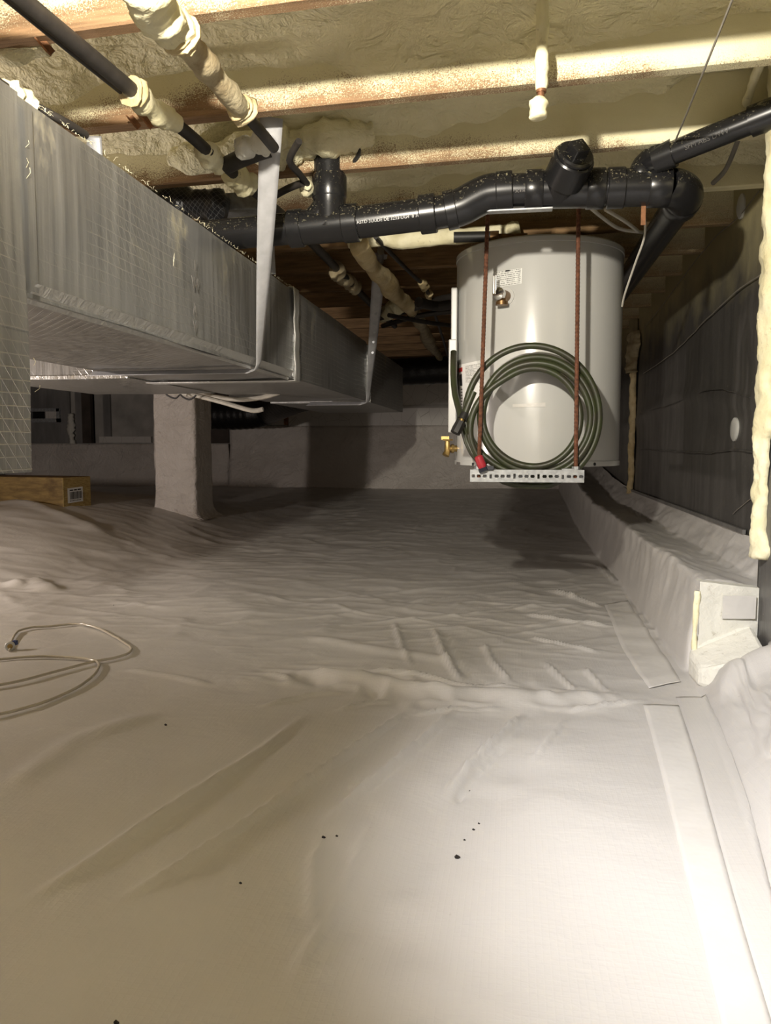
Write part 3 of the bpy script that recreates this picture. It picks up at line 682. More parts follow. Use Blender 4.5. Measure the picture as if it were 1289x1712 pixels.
# wye with cleanout
seg('wye_body', [pp(900, 317.5), pp(1000, 316)], .0495)
ca = pp(932, 322); cb = dep(961, 262, 2.035); d = (cb-ca)/np.linalg.norm(cb-ca)
m = MB(); m.tube([ca, ca+(cb-ca)*.5, cb-d*.07], [.044, .048, .049], 28); m.tube([cb-d*.075, cb-d*.0749, cb-d*.004, cb], [.044, .0555, .0555, .052], 32); m.build('wye_branch', M['abs'], drain, angle=35)
m = MB(); m.tube([cb-d*.004, cb+d*.008, cb+d*.012], [.049, .049, .044], 28)
m.build('cleanout_plug', M['abs'], drain, angle=35)
q = Vector(d.tolist()).to_track_quat('Z', 'Y').to_matrix() @ Matrix.Rotation(.35, 3, 'Z'); m = MB(); m.box(cb+d*.022, (.042, .042, .03), q); m.build('plug_nut', M['abs'], drain, smooth=False, bevel=.003)
hub(pp(980, 316), pp(1011, 315), name='wye_hub'); seg('pipe', [pp(1005, 315), pp(1020, 315)], RP); hub(pp(1014, 315), pp(1044, 314)); seg('tee_body', [pp(1040, 314), pp(1092, 313)], .0495); hub(pp(1083, 313), pp(1120, 312), name='elbow_hub')
# long elbow to the run along the wall
e0 = pp(1115, 312); XE = .462
el = [e0]+[np.array([XE-.075+.075*math.sin(a), YP+.075-.075*math.cos(a), e0[2]-.006*a]) for a in np.linspace(.15, math.pi/2, 9)]
seg('elbow', el, .0515); hub(el[-1], el[-1]+np.array([0, .05, -.002]), name='elbow_hub')
z9 = el[-1][2]
seg('pipe', [el[-1]+np.array([0, .04, 0]), (XE-.005, 4.4, z9-.02), ], RP)
# two inch side pipe
s0 = pp(1066, 303); s1 = dep(1078, 278, 2.10); s2 = dep(1108, 262, 2.04); s3_ = dep(1262, 201, 1.90); s4 = dep(1330, 173, 1.88)
s4 = s2+(s3_-s2)*((.645-s2[0])/(s3_[0]-s2[0]))
m = MB(); m.tube(smooth_path([s0, s0*.5+s1*.5+np.array([0, -.01, .0]), s1, s1*.45+s2*.55+np.array([-.004, 0, .004]), s2], 6), [.034]*25, 22); m.build('side_elbow', M['abs'], drain)
dd = (s3_-s2)/np.linalg.norm(s3_-s2); m = MB(); m.tube([s2-dd*.02, s2-dd*.0199, s2+dd*.03, s2+dd*.0301], [.03, .037, .037, .03], 24); m.build('side_hub', M['abs'], drain, angle=35)
m = MB(); m.tube([s2, s4], .0302, 24); m.build('side_pipe', M['abs'], drain)
m = MB(); m.tube([s3_-dd*.01, s3_-dd*.0099, s3_+dd*.05, s3_+dd*.0501], [.03, .037, .037, .03], 24); m.build('side_hub', M['abs'], drain, angle=35)
# printed legend on the pipe
def pipe_text(body, size, px0, py0, px1, py1, r, parent, mat='ink_white'):
    a = aty(px0, py0, YP); b = aty(px1, py1, YP); xd = (b-a)/np.linalg.norm(b-a); mid = (a+b)/2
    toc = O-mid; toc -= xd*(toc@xd); toc /= np.linalg.norm(toc); yd = np.cross(toc, xd)
    text(body, size, mid+toc*(r+.0006), xd, yd, M[mat], parent, ext=.0002)
pipe_text('D \u00ae ASTD 3UUDE DE 3233-UG4  8 76 67', .0125, 602, 371.5, 697, 360.5, RP, drain)
mid = s2+(s3_-s2)*.52; toc = O-mid; toc -= dd*(toc@dd); toc /= np.linalg.norm(toc); text('SFM ABS DWV', .017, mid+toc*.0309, dd, np.cross(toc, dd), M['ink_print'], drain, ext=.0002)
pipe_text('P 3C4 H', .010, 857, 320, 877, 319, RP, drain, 'ink_grey')
m = MB(); m.tube(smooth_path([dep(583, 222, 2.20), dep(596, 235, 2.18), dep(600, 255, 2.18), dep(590, 272, 2.20), dep(578, 282, 2.21)], 5), .007, 8, flat=.6); m.build('riser_hook', M['black_rubber'], drain)
m = MB(); a = pp(1076, 340); m.box((a[0], YP, a[2]-.02), (.012, .004, .075)); m.build('hook_strap', M['rusty_plate'], drain, smooth=False)
# galvanised pipe hook under the run
m = MB(); a = pp(818, 357); b = pp(905, 350); m.box(((a[0]+b[0])/2, YP, min(a[2], b[2])+.004), (b[0]-a[0]+.06, .03, .004)); m.build('support_plate', M['galvanized'], drain, smooth=False)
# foam around the riser top
lumpy('foam_collar', [(c[0]-.11, YP-.03, 1.455), (c[0]-.03, YP-.055, 1.45), (c[0]+.06, YP-.045, 1.46), (c[0]+.13, YP-.02, 1.47)], .045, M['foam'], ceil, 21, .2)
lumpy('foam_collar', [(c[0]-.19, YP-.03, 1.445), (c[0]-.14, YP-.05, 1.43), (c[0]-.09, YP-.03, 1.45)], .05, M['foam'], ceil, 22, .25)
# ------------------------------------------------------------------ water heater
TX, TY, TR = .092, 3.03, .305
def tankp(px, py, off=0.):
    r = ray(px, py); a = r[0]**2+r[1]**2; b = 2*(-TX*r[0]-TY*r[1]); cc = TX**2+TY**2-(TR+off)**2
    disc = b*b-4*a*cc; t = (-b-math.sqrt(max(0, disc)))/(2*a); return O+r*t
zt0 = tankp(895, 781)[2]; zt1 = tankp(905, 391)[2]
heater = thing('water_heater', 'white electric lowboy water heater tank hung from rusty rods on a slotted channel', 'water heater', (TX, TY, zt0))
m = MB(); m.tube([(TX, TY, zt0+.016), (TX, TY, zt0+.018), (TX, TY, zt1-.03), (TX, TY, zt1-.012)], [TR-.004, TR, TR, TR-.002], 72); m.build('jacket', M['tank_paint'], heater, angle=35)
m = MB(); m.tube([(TX, TY, zt1-.024), (TX, TY, zt1-.022), (TX, TY, zt1-.006), (TX, TY, zt1), (TX, TY, zt1+.004), (TX, TY, zt1+.006)], [TR-.002, TR+.0025, TR+.0025, TR-.004, TR*.7, TR*.2], 72); m.build('top_lid', M['tank_paint'], heater, angle=35)
m = MB(); m.tube([(TX, TY, zt0), (TX, TY, zt0+.002), (TX, TY, zt0+.019), (TX, TY, zt0+.0195)], [TR-.01, TR+.003, TR+.003, TR-.002], 72); m.build('bottom_rim', M['tank_paint'], heater, angle=35)
def tpatch(name, quad, mat, off=.0012, nx=14, ny=6, parent=heater):
    (a, b, c_, d_) = [np.array(q, float) for q in quad]; G = []; uv = []
    for j in range(ny+1):
        t = j/ny; row = []
        for i in range(nx+1):
            s = i/nx; p = (a*(1-s)+b*s)*(1-t)+(d_*(1-s)+c_*s)*t; row.append(tankp(p[0], p[1], off)); uv.append((s, 1-t))
        G.append(row)
    m = MB(); m.grid(G); o = m.build(name, mat, parent, angle=0, fix=False)
    ul = o.data.uv_layers.new(name='UVMap')
    for l in o.data.loops: ul.data[l.index].uv = uv[l.vertex_index]
    return o
tag(tpatch('warning_label', [(827, 455), (873, 448), (872, 474), (828, 481)], M['small_print']), 'white label of fine print above the relief valve')
tpatch('label_mark', [(845, 452), (852, 451), (852, 453.5), (845, 454.5)], M['ink'], .0018, 3, 2)
tag(tpatch('energy_label', [(767, 610), (804, 602), (803, 690), (771, 690)], M['paper']), 'white instruction sticker with red header on the left of the tank')
tpatch('label_text', [(777, 612), (803, 607), (803, 640), (777, 640)], M['fine_print'], .0018); tpatch('label_header', [(766.5, 616), (773, 614), (773, 621), (767, 623)], M['ink_red'], .002, 3, 2)
tpatch('label_picture', [(768, 627), (772, 625), (773, 645), (769, 645)], M['ink'], .002, 3, 2)
for yy_ in range(650, 684, 5): tpatch('label_text', [(770, yy_), (773, yy_-.3), (773, yy_+2), (770, yy_+2.3)], M['ink_grey'], .002, 2, 1)
tpatch('bottom_label', [(763, 772), (769, 773), (769, 778), (763, 777)], M['ink_grey'], .004, 3, 2)
# access panel trace: shallow cover with worn slot
tpatch('worn_mark', [(857, 676), (912, 673), (912, 680), (857, 681)], M['tape'], .0015)
# rim screws
for px_, py_ in ((791, 776), (994, 776), (910, 777)):
    c_ = tankp(px_, py_, .003); n_ = np.array([c_[0]-TX, c_[1]-TY, 0]); n_ /= np.linalg.norm(n_); m = MB(); m.tube([c_-n_*.002, c_+n_*.002], .0055, 10); m.build('screw', M['ink'], heater)
# relief valve
c_ = tankp(846, 496); n_ = np.array([c_[0]-TX, c_[1]-TY, 0]); n_ /= np.linalg.norm(n_)
m = MB(); m.tube([c_-n_*.002, c_+n_*.003], .030, 24); m.build('valve_rosette', M['white_plastic'], heater)
m = MB(); m.tube([c_, c_+n_*.05], .019, 16); b_ = c_+n_*.035; m.tube([b_, b_+np.array([0, 0, -.022]), b_+np.array([0, 0, -.0222]), b_+np.array([0, 0, -.034])], [.015, .015, .021, .021], 16); m.build('relief_valve', M['bronze'], heater)
b_ = c_+n_*.05; m = MB(); m.tube([b_, b_+n_*.001, b_+n_*.016, b_+n_*.018], [.01, .021, .021, .012], 20); m.build('valve_cap', M['chrome'], heater, angle=35)
b_ = c_+n_*.062+np.array([-.008, 0, 0]); m = MB(); m.box(b_+np.array([-.002, 0, .03]), (.004, .004, .062)); m.box(b_+np.array([-.009, 0, .03]), (.004, .004, .058)); m.build('valve_lever', M['chrome'], heater, smooth=False)
# drain tap, brass, on the left
c_ = np.array([TX-TR*.97, TY-TR*.24, 0]); c_[2] = dep(757, 750, 2.96)[2]; n_ = np.array([-.97, -.24, 0])
m = MB(); m.tube([c_, c_+n_*.03], .012, 14); m.tube([c_+n_*.012, c_+n_*.022], .017, 8); b_ = c_+n_*.036; m.tube([b_+np.array([0, 0, .03]), b_-np.array([0, 0, .01]), b_+np.array([-.006, -.006, -.026])], [.009, .012, .014], 14); m.build('drain_tap', M['brass'], heater)
m = MB(); m.tube([b_+np.array([0, 0, .03]), b_+np.array([0, 0, .036])], .02, 5); m.box(b_+np.array([-.008, -.004, .04]), (.03, .006, .012)); m.build('tap_handle', M['brass'], heater)
# side cover of the element wiring on the left flank, and white sleeve
m = MB(); a_ = dep(757, 575, 2.98); b_ = dep(757, 724, 2.98); m.box((TX-TR-.004, TY-.09, (a_[2]+b_[2])/2), (.03, .10, a_[2]-b_[2])); m.build('access_cover', M['white_plastic'], heater, smooth=False, bevel=.004)
m = MB(); a_ = dep(762, 490, 2.95); b_ = dep(762, 600, 2.95); m.box((TX-TR-.001, TY-.10, (a_[2]+b_[2])/2), (.022, .05, a_[2]-b_[2])); m.build('access_cover', M['white_plastic'], heater, smooth=False, bevel=.004)
# fittings on top
m = MB(); a_ = dep(835, 381, 2.85); m.tube([(a_[0]-.10, TY-.16, zt1+.035), (a_[0]+.10, TY-.16, zt1+.03)], .012, 12); m.tube([(a_[0]-.03, TY-.16, zt1+.033), (a_[0]+.0, TY-.16, zt1+.033)], .022, 14); m.tube([(a_[0]+.06, TY-.16, zt1), (a_[0]+.06, TY-.16, zt1+.035)], .012, 12); m.build('inlet_pipe', M['bronze'], heater)
m = MB(); m.tube([(a_[0]-.16, TY-.17, zt1+.036), (a_[0]-.03, TY-.16, zt1+.036)], .019, 12); m.build('inlet_insulation', M['black_rubber'], heater)

# threaded rods and slotted channel
def rod(a, b, label, grp=None):
    t = thing('threaded_rod', label, 'rod', b); m = MB(); a = np.array(a); b = np.array(b); N = 150; m.tube([a+(b-a)*i/N for i in range(N+1)], [.0062+.0009*(i % 2) for i in range(N+1)], 8); m.build('shaft', M['rust'], t)
    for z_ in (.004, .016):
        m = MB(); cc = np.array([b[0], b[1], 0.])
    m = MB(); zc = zch1; m.tube([(b[0], b[1], zc+.001), (b[0], b[1], zc+.011)], .013, 6); m.build('nut', M['galvanized'], t); m = MB(); m.tube([(b[0], b[1], zc-.0005), (b[0], b[1], zc+.002)], .018, 16); m.build('washer', M['galvanized'], t)
    return t
YR = 2.575
cl = aty(786, 785, YR-.02); cr_ = aty(977, 785, YR-.02); zch1 = float(cl[2]); zch0 = zch1-.040
rA = aty(800, 770, YR); rB = aty(963, 770, YR); tA = aty(816, 360, YR); tB = aty(967, 350, YR)
rod((tA[0], YR, ZJ-.0), (rA[0], YR, zch0+.006), 'left rusty threaded rod in front of the white water heater')
rod((tB[0], YR, ZJ-.0), (rB[0], YR, zch0+.006), 'right rusty threaded rod in front of the white water heater')
ch = thing('slotted_channel', 'galvanized slotted channel under the front edge of the water heater', 'channel', ((cl[0]+cr_[0])/2, YR, zch0))
# front web with real slots, built from a strip lattice
def slotted_web(x0, x1, z0, z1, y, th):
    m = MB(); zc0 = z0+.013; n = 19; pitch = (x1-x0)/19.0; xe = [x0]; solids = []
    zmid = (z0+z1)/2-.001
    cur = x0
    m.box(((x0+x1)/2, y, (z1+zmid+.008)/2), (x1-x0, th, z1-zmid-.008)); m.box(((x0+x1)/2, y, (z0+zmid-.008)/2), (x1-x0, th, zmid-.008-z0))
    for i in range(19):
        xc = x0+pitch*(i+.5); vert = (i % 4 == 3)
        hw = pitch*.2 if vert else pitch*.36
        xl, xr = xc-pitch/2, xc+pitch/2
        m.box(((xl+xc-hw)/2, y, zmid), (xc-hw-xl, th, .016)); m.box(((xr+xc+hw)/2, y, zmid), (xr-xc-hw, th, .016))
        if not vert:
            m.box((xc, y, zmid+.0065), (hw*2, th, .0030)); m.box((xc, y, zmid-.0065), (hw*2, th, .0030))
            for sx_ in (-1, 1):
                for sz_ in (-1, 1): m.box((xc+sx_*hw*.88, y, zmid+sz_*.0034), (hw*.24, th, .0018))
    return m
x0, x1 = float(cl[0]), float(cr_[0])
slotted_web(x0, x1, zch0, zch1, YR-.020, .0025).build('web', M['galvanized'], ch, smooth=False)
m = MB(); m.box(((x0+x1)/2, YR, zch1-.00125), (x1-x0, .0405, .0025)); m.build('top_flange', M['galvanized'], ch, smooth=False)
m = MB(); m.box(((x0+x1)/2, YR+.020, (zch0+zch1)/2), (x1-x0, .0025, zch1-zch0)); m.build('rear_flange', M['galvanized'], ch, smooth=False)
# bearers that carry the tank, running back from the front channel
for k_, xx_ in enumerate((x0+.05, x1-.05)):
    m = MB(); m.box((xx_, 3.03, zt0-.010), (.04, .95, .0195)); o = m.build('bearer', M['galvanized'], ch, smooth=False)
# ------------------------------------------------------------------ coiled garden hose
def hp(px, py, y): return aty(px, py, y)
loops = [(890, 696, 112, 118), (898, 697, 95, 100), (897, 698, 90, 91), (893, 698, 77, 82), (893, 698, 112, 118)]
P = []; NT_ = 44
# free end on the left flank coming down from behind the tank, then into the outermost loop
start = [(758.5, 588, 2.80), (758, 625, 2.76), (761, 660, 2.72), (769, 690, 2.68), (776, 722, 2.645), (790, 758, 2.625), (826, 795, 2.618), (860, 810, 2.614)]
P += [tuple(hp(a, b, y)) for a, b, y in start]
ph0 = math.radians(96)
tot = 4*NT_
for i in range(2, tot-4):
    f = i/NT_; k0 = min(3, int(f)); t = sst((f-k0-(.60 if k0 == 3 else .76))/.24)
    L0 = np.array(loops[k0]); L1 = np.array(loops[min(4, k0+1)]); L_ = L0*(1-t)+L1*t
    ang = ph0-2*math.pi*f
    px_ = L_[0]+L_[2]*math.cos(ang); py_ = L_[1]+L_[3]*math.sin(ang)
    # layers: each turn a little nearer the tank or the rods
    y_ = 2.612-.006*k0+.004*math.sin(ang*1.5)
    P.append(tuple(hp(px_, py_, y_)))
Q = smooth_path(P, 2)
hose = thing('garden_hose', 'green garden hose coiled in front of the white water heater', 'hose', hp(891, 812, 2.61))
def tube_uv(path, r, n, mat, name, parent):
    m = MB(); m.tube(path, r, n); o = m.build(name, mat, parent, angle=0, fix=False); ul = o.data.uv_layers.new(name='UVMap')
    for p in o.data.polygons:
        for li in p.loop_indices:
            vi = o.data.loops[li].vertex_index; kk = vi % n
            uu = kk/n
            if kk == 0 and any((o.data.loops[q].vertex_index % n) == n-1 for q in p.loop_indices): uu = 1.
            ul.data[li].uv = (uu, (vi//n)/len(path))
    return o
tube_uv(Q, .0112, 16, M['hose'], 'hose_tube', hose)
# black male coupling at the left, red and navy shut-off near the bottom left
a = hp(778, 690, 2.60); b = hp(764, 718, 2.585); d = (b-a)/np.linalg.norm(b-a)
m = MB(); m.tube([hp(792, 655, 2.605), hp(784, 674, 2.60), a], .0112, 14); m.build('hose_end', M['hose'], hose)
m = MB(); m.tube([a, a+d*.025], [.012, .015], 14); m.build('hose_collar', M['black_rubber'], hose); m = MB(); m.tube([a+d*.025, a+d*.034], .009, 12); m.build('ferrule', M['brass'], hose)
m = MB(); m.tube([a+d*.033, b-d*.0, b+d*.014], [.017, .019, .018], 8); m.build('coupling', M['black_rubber'], hose, angle=20)
a = hp(800, 764, 2.545); b = hp(807, 782, 2.545); d = (b-a)/np.linalg.norm(b-a); m = MB(); m.tube([a-d*.004, a, b-d*.008, b], [.010, .014, .015, .013], 14); m.build('shutoff_valve', M['red_plastic'], hose)
m = MB(); m.tube([b, b+d*.012], .016, 8); m.box(b+np.array([.02, 0, -.0]), (.03, .012, .012)); m.build('valve_lever', M['dark_navy'], hose, angle=20)

# ------------------------------------------------------------------ support pier
g = ground(306, 861)
Yc = g[1]; pw = float(aty(328, 860, Yc)[0]-aty(258, 860, Yc)[0]); 
pier = thing('support_pier', 'square pier wrapped in white liner under the duct', 'pillar', (float(g[0]), float(Yc), float(g[2])))
xl_ = float(aty(259, 860, Yc)[0]); zb_ = float(g[2]); 
m = MB(); G = []
xr_ = xl_+pw; dp = pw*1.0
per = []
nseg = 14
cor = [(xl_, Yc), (xr_, Yc), (xr_, Yc+dp), (xl_, Yc+dp)]
for k_ in range(4):
    a = np.array(cor[k_]); b = np.array(cor[(k_+1) % 4])
    for t in np.linspace(.04, .96, nseg): per.append(a*(1-t)+b*t)
cen = np.array([(xl_+xr_)/2, Yc+dp/2])
for zt in np.linspace(0, 1, 50):
    zv = zb_-.03+zt*(1.37-zb_+.03); row = []
    fl_ = 1+.16*math.exp(-(zv-zb_)/.03)
    for i, q in enumerate(per+[per[0]]):
        dv = q-cen; nz = 1+.05*float(fbm((i % len(per))*.35, zv*6, 3))*1; qq = cen+dv*fl_*nz; row.append((qq[0], qq[1], zv))
    G.append(row)
m.grid(G); m.build('liner_wrap', M['wall_liner'], pier, angle=60)
# ------------------------------------------------------------------ timber block with barcode tag
g1 = ground(106, 850); yb = float(g1[1]); 
blk = thing('timber_block', 'short squared timber block with barcode tag lying on the liner at left', 'timber', g1)
xr1 = float(g1[0]); zb1 = float(g1[2])-.004; hgt = float(aty(106, 798.5, yb)[2])-zb1
# yawed block: its end face turns to the viewer
ang = math.radians(28); ux = np.array([-math.cos(ang*.2), math.sin(ang*.2)*1., 0]); 
ex = np.array([math.cos(math.radians(50)), math.sin(math.radians(50)), 0.])   # along the end face
lx = np.array([-ex[1], ex[0], 0.])                                            # along the length, away to the left
# find depth so that far corner of the end face lands near px 153
def project(P):
    v = np.array(P)-O; d = v@fw; return CX+F*(v@rt)/d, CY-F*(v@upv)/d
lx = np.array([-.985, .17, 0.]); ex = np.array([.17, .985, 0.])
wend = .16
for _ in range(60):
    if project(g1+ex*wend)[0] < 152: wend += .006
wend = min(wend, .30)
c0 = np.array([xr1, yb, zb1])
V = []
for zz_ in (0, hgt):
    for q in (c0, c0+ex*wend, c0+ex*wend+lx*1.1, c0+lx*1.1): V.append((q[0], q[1], q[2]+zz_))
m = MB(); m.add(V, [(3, 2, 1, 0), (4, 5, 6, 7), (1, 2, 6, 5), (2, 3, 7, 6), (3, 0, 4, 7)], 0); m.add(V, [(0, 1, 5, 4)], 1)
bm_ = bmesh.new()
o = m.build('beam', [M['timber'], M['timber_end']], blk, smooth=False, bevel=.006)
o.data.validate(); bmx = bmesh.new(); bmx.from_mesh(o.data); bmesh.ops.remove_doubles(bmx, verts=bmx.verts, dist=1e-5); bmesh.ops.recalc_face_normals(bmx, faces=bmx.faces); bmx.to_mesh(o.data); bmx.free()
nrm = np.cross(ex, [0, 0, 1]); nrm = nrm if nrm@(O-c0) > 0 else -nrm
sc = c0+ex*wend*.42+np.array([0, 0, hgt*.42])+nrm*.002
def lab(name, u0, u1, v0, v1, mat, e):
    a = .05; m = MB(); V = [sc+ex*u_*wend+np.array([0, 0, v_*hgt+u_*a*hgt])+nrm*e for u_, v_ in ((u0, v0), (u1, v0), (u1, v1), (u0, v1))]; m.add(V, [(0, 1, 2, 3)]); return m, V
m, _ = lab('tag', -.27, .27, -.24, .24, 'paper', 0); tg = m.build('barcode_tag', M['paper'], blk, smooth=False); tag(tg, 'white paper barcode tag')
m = MB(); u_ = -.20
while u_ < .20:
    w_ = random.choice((.008, .014, .022)); mm, V = lab('b', u_, u_+w_, -.13, .11, 'ink', .0015); m.add(V, [(0, 1, 2, 3)]); u_ += w_+random.choice((.010, .016))
m.build('barcode', M['ink'], tg, smooth=False); 
m = MB()
for a_, b_ in ((-.2, -.08), (-.05, .05), (.08, .2)):
    mm, V = lab('b', a_, b_, .145, .185, 'ink', .0015); m.add(V, [(0, 1, 2, 3)])
for a_ in np.arange(-.2, .19, .05): mm, V = lab('b', a_, a_+.03, -.19, -.16, 'ink', .0015); m.add(V, [(0, 1, 2, 3)])
tag(m.build('tag_text', M['ink'], tg, smooth=False), kind='stuff')
# ------------------------------------------------------------------ ceiling plumbing on the left: insulated lines under the joists
def dz(px, py, z): return atz(px, py, z)
def run(name, label, cat, pieces, z=None):
    t = None
    for nm, pts, r, mat, lum in pieces:
        Pp = [np.array(q) for q in pts]
        if t is None: t = thing(name, label, cat, Pp[0])
        if lum: lumpy(nm, Pp, r, M[mat], t, random.randint(1, 90), lum, 14, 9, True)
        else: m = MB(); m.tube(smooth_path(Pp, 4), r, 12); m.build(nm, M[mat], t)
    return t
ZA = 1.345
A = lambda px, py, z=ZA: dz(px, py, z)
run('insulated_pipe', 'black insulated water line with cream foam lumps, leftmost of the ceiling lines beside the duct', 'pipe', [
    ('pipe_insulation', [A(-60, -80), A(40, 2), A(130, 76), A(222, 152)], .016, 'black_insulation', 0), ('pipe_insulation', [A(-70, -72, 1.352), A(30, 10, 1.352), A(120, 84, 1.352), A(212, 158, 1.352)], .009, 'black_insulation', 0),
    ('foam_sleeve', [A(216, 150), A(235, 166), A(262, 186), A(297, 208)], .025, 'foam_bead', .12),
    ('pipe_insulation', [A(290, 204), A(320, 228), A(350, 255), A(385, 285), A(425, 320), A(480, 366)], .015, 'black_insulation', 0),
    ('foam_lump', [A(335, 248), A(350, 260), A(372, 278)], .028, 'foam_bead', .3), ('foam_lump', [A(386, 290), A(402, 302), A(420, 312)], .030, 'foam_bead', .35),
    ('foam_ring', [A(217, 151), A(222, 154), A(228, 159)], .028, 'foam_brown_dim', .2),
    ('pipe_insulation', [A(500, 385), A(535, 420), A(575, 462), A(620, 508), A(660, 545)], .017, 'black_insulation', 0),
    ('foam_lump', [A(560, 448), A(568, 458), A(580, 470)], .036, 'foam_dirty', .35), ('foam_lump', [A(587, 474), A(596, 482)], .034, 'foam_dirty', .3)])
ZB = 1.325
B = lambda px, py, z=ZB: dz(px, py, z)
run('insulated_pipe', 'foam coated water line in grey wrap running from the top edge to the white strap', 'pipe', [
    ('foam_sleeve', [B(225, -50), B(250, 0), B(270, 28), B(298, 58)], .036, 'foam_bead', .2), ('pipe_wrap', [B(296, 54), B(325, 88), B(360, 130), B(402, 180)], .026, 'foam_dirty', .15),
    ('foam_ring', [B(292, 50), B(300, 58), B(308, 66)], .033, 'foam_brown_dim', .2), ('foam_ring', [B(396, 174), B(402, 181), B(410, 190)], .026, 'foam_brown_dim', .3),
    ('pipe_insulation', [B(402, 182), B(420, 202), B(440, 225), B(458, 247)], .013, 'black_insulation', 0),
    ('foam_sleeve', [B(598, 408), B(620, 440), B(645, 470), B(670, 500), B(690, 520)], .040, 'foam_brown_dim', .25), ('foam_lump', [B(690, 520), B(705, 545), B(722, 580), B(738, 600)], .035, 'foam_dirty', .3)])
run('branch_pipe', 'short foam spattered branch pipe between the two ceiling lines left of the white strap', 'pipe', [
    ('pipe_insulation', [dz(380, 276, 1.34), dz(410, 262, 1.34), dz(450, 248, 1.35)], .022, 'black_insulation', 0), ('foam_lump', [dz(400, 250, 1.345), dz(425, 243, 1.345), dz(450, 236, 1.35)], .027, 'foam_white', .3)])
run('branch_pipe', 'bent black pipe with yellow foam tip right of the white strap', 'pipe', [
    ('pipe_insulation', [dz(500, 236, 1.36), dz(484, 268, 1.34), dz(500, 290, 1.335), dz(514, 308, 1.335)], .009, 'black_insulation', 0), ('pipe_insulation', [dz(455, 330, 1.33), dz(480, 316, 1.33), dz(505, 306, 1.33)], .010, 'black_insulation', 0), ('foam_tip', [dz(508, 306, 1.335), dz(514, 314, 1.333), dz(519, 322, 1.33)], .018, 'foam_bead', .25)])
run('thin_line', 'thin black line with pale foam blobs descending left of the water heater', 'pipe', [
    ('tubing', [dz(628, 396, 1.36), dz(655, 425, 1.355), dz(690, 460, 1.35), dz(712, 482, 1.345), dz(725, 520, 1.335), dz(740, 565, 1.32), dz(750, 600, 1.31)], .009, 'black_insulation', 0), ('foam_lump', [dz(704, 470, 1.35), dz(712, 480, 1.345)], .022, 'foam_brown_dim', .3), ('foam_lump', [dz(716, 490, 1.343), dz(719, 502, 1.34)], .022, 'foam_brown_dim', .3)])
for k_, (pts, r_) in enumerate((([(636, 530), (690, 515), (740, 500), (800, 492)], .020), ([(640, 545), (700, 528), (760, 520), (800, 515)], .014), ([(650, 527), (720, 540), (790, 548)], .012), ([(700, 505), (730, 512), (760, 508)], .024))):
    run('cross_line', ('uppermost black line crossing left of the water heater', 'second black line crossing left of the water heater, under the uppermost', 'lowest thin black line crossing left of the water heater', 'stubby thick black line crossing left of the water heater')[k_], 'pipe', [('tubing', [dz(px, py, 1.325-.02*k_) for px, py in pts], r_, 'black_insulation', 0)])
lumpy('foam_lip', [dz(640, 530, 1.34), dz(655, 517, 1.34), dz(670, 510, 1.34)], .045, M['foam_bead'], ceil, 44, .3)
# line that lies along the duct top, foam spattered
run('duct_top_line', 'foam spattered line lying along the top edge of the duct near end', 'pipe', [
    ('tubing', [dz(-30, 120, 1.215), dz(10, 146, 1.215), dz(60, 178, 1.21), (float(dz(110, 205, 1.2)[0]), float(dz(110, 205, 1.2)[1]), 1.2), dz(143, 226, 1.2)], .008, 'black_insulation', 0),
    ('foam_lump', [dz(8, 146, 1.215), dz(30, 160, 1.215), dz(60, 180, 1.205)], .019, 'foam_bead', .4)])
# rusty straps on the joists
for k_, (a, b, lab_) in enumerate((((22, 18), (82, 90), 'rusty metal strip on the nearest visible joist at top left'), ((212, 160), (250, 214), 'rusty bracket hanging beside the foam sleeve of the leftmost line'), ((213, 195), (228, 214), 'stub of rusty bracket left of the larger one'))):
    P0 = dep(*a, 1.50 if k_ == 0 else 1.86); P1 = dep(*b, 1.50 if k_ == 0 else 1.86); t = thing('rusty_bracket', lab_, 'bracket', P0)
    m = MB(); ax = (P1-P0); L_ = np.linalg.norm(ax); q = Vector(ax.tolist()).to_track_quat('Z', 'Y').to_matrix(); m.box((P0+P1)/2, (.016, .003, L_), q); m.box((P0+P1)/2+np.array(q @ Vector((.008, .006, 0))), (.003, .012, L_*.96), q); m.build('plate', M['rusty_plate'], t, smooth=False)
# black wrapped flexible duct and metal piece above the trunk
t = thing('flexible_duct', 'short black scrim wrapped duct squeezed above the silver trunk', 'duct', dep(300, 345, 2.40))
lumpy('jacket', [dep(200, 352, 2.50), dep(260, 343, 2.46), dep(310, 341, 2.44), dep(352, 344, 2.42), dep(378, 352, 2.42)], .052, M['black_scrim'], t, 31, .12, 18)
m = MB(); a = dep(338, 318, 2.40); b = dep(352, 372, 2.40); m.tube([a, (a+b)/2+np.array([.01, 0, 0]), b], .012, 8, flat=.4); m.build('tie_strap', M['black_rubber'], t)
t = thing('metal_boot', 'pale sheet metal piece between the black wrapped duct and the white strap', 'duct fitting', dep(400, 345, 2.46)); m = MB(); a = dep(362, 330, 2.50); b = dep(440, 358, 2.50); m.box((a+b)/2, (b[0]-a[0], .10, a[2]-b[2])); m.build('body', M['galvanized'], t, smooth=False, bevel=.004)
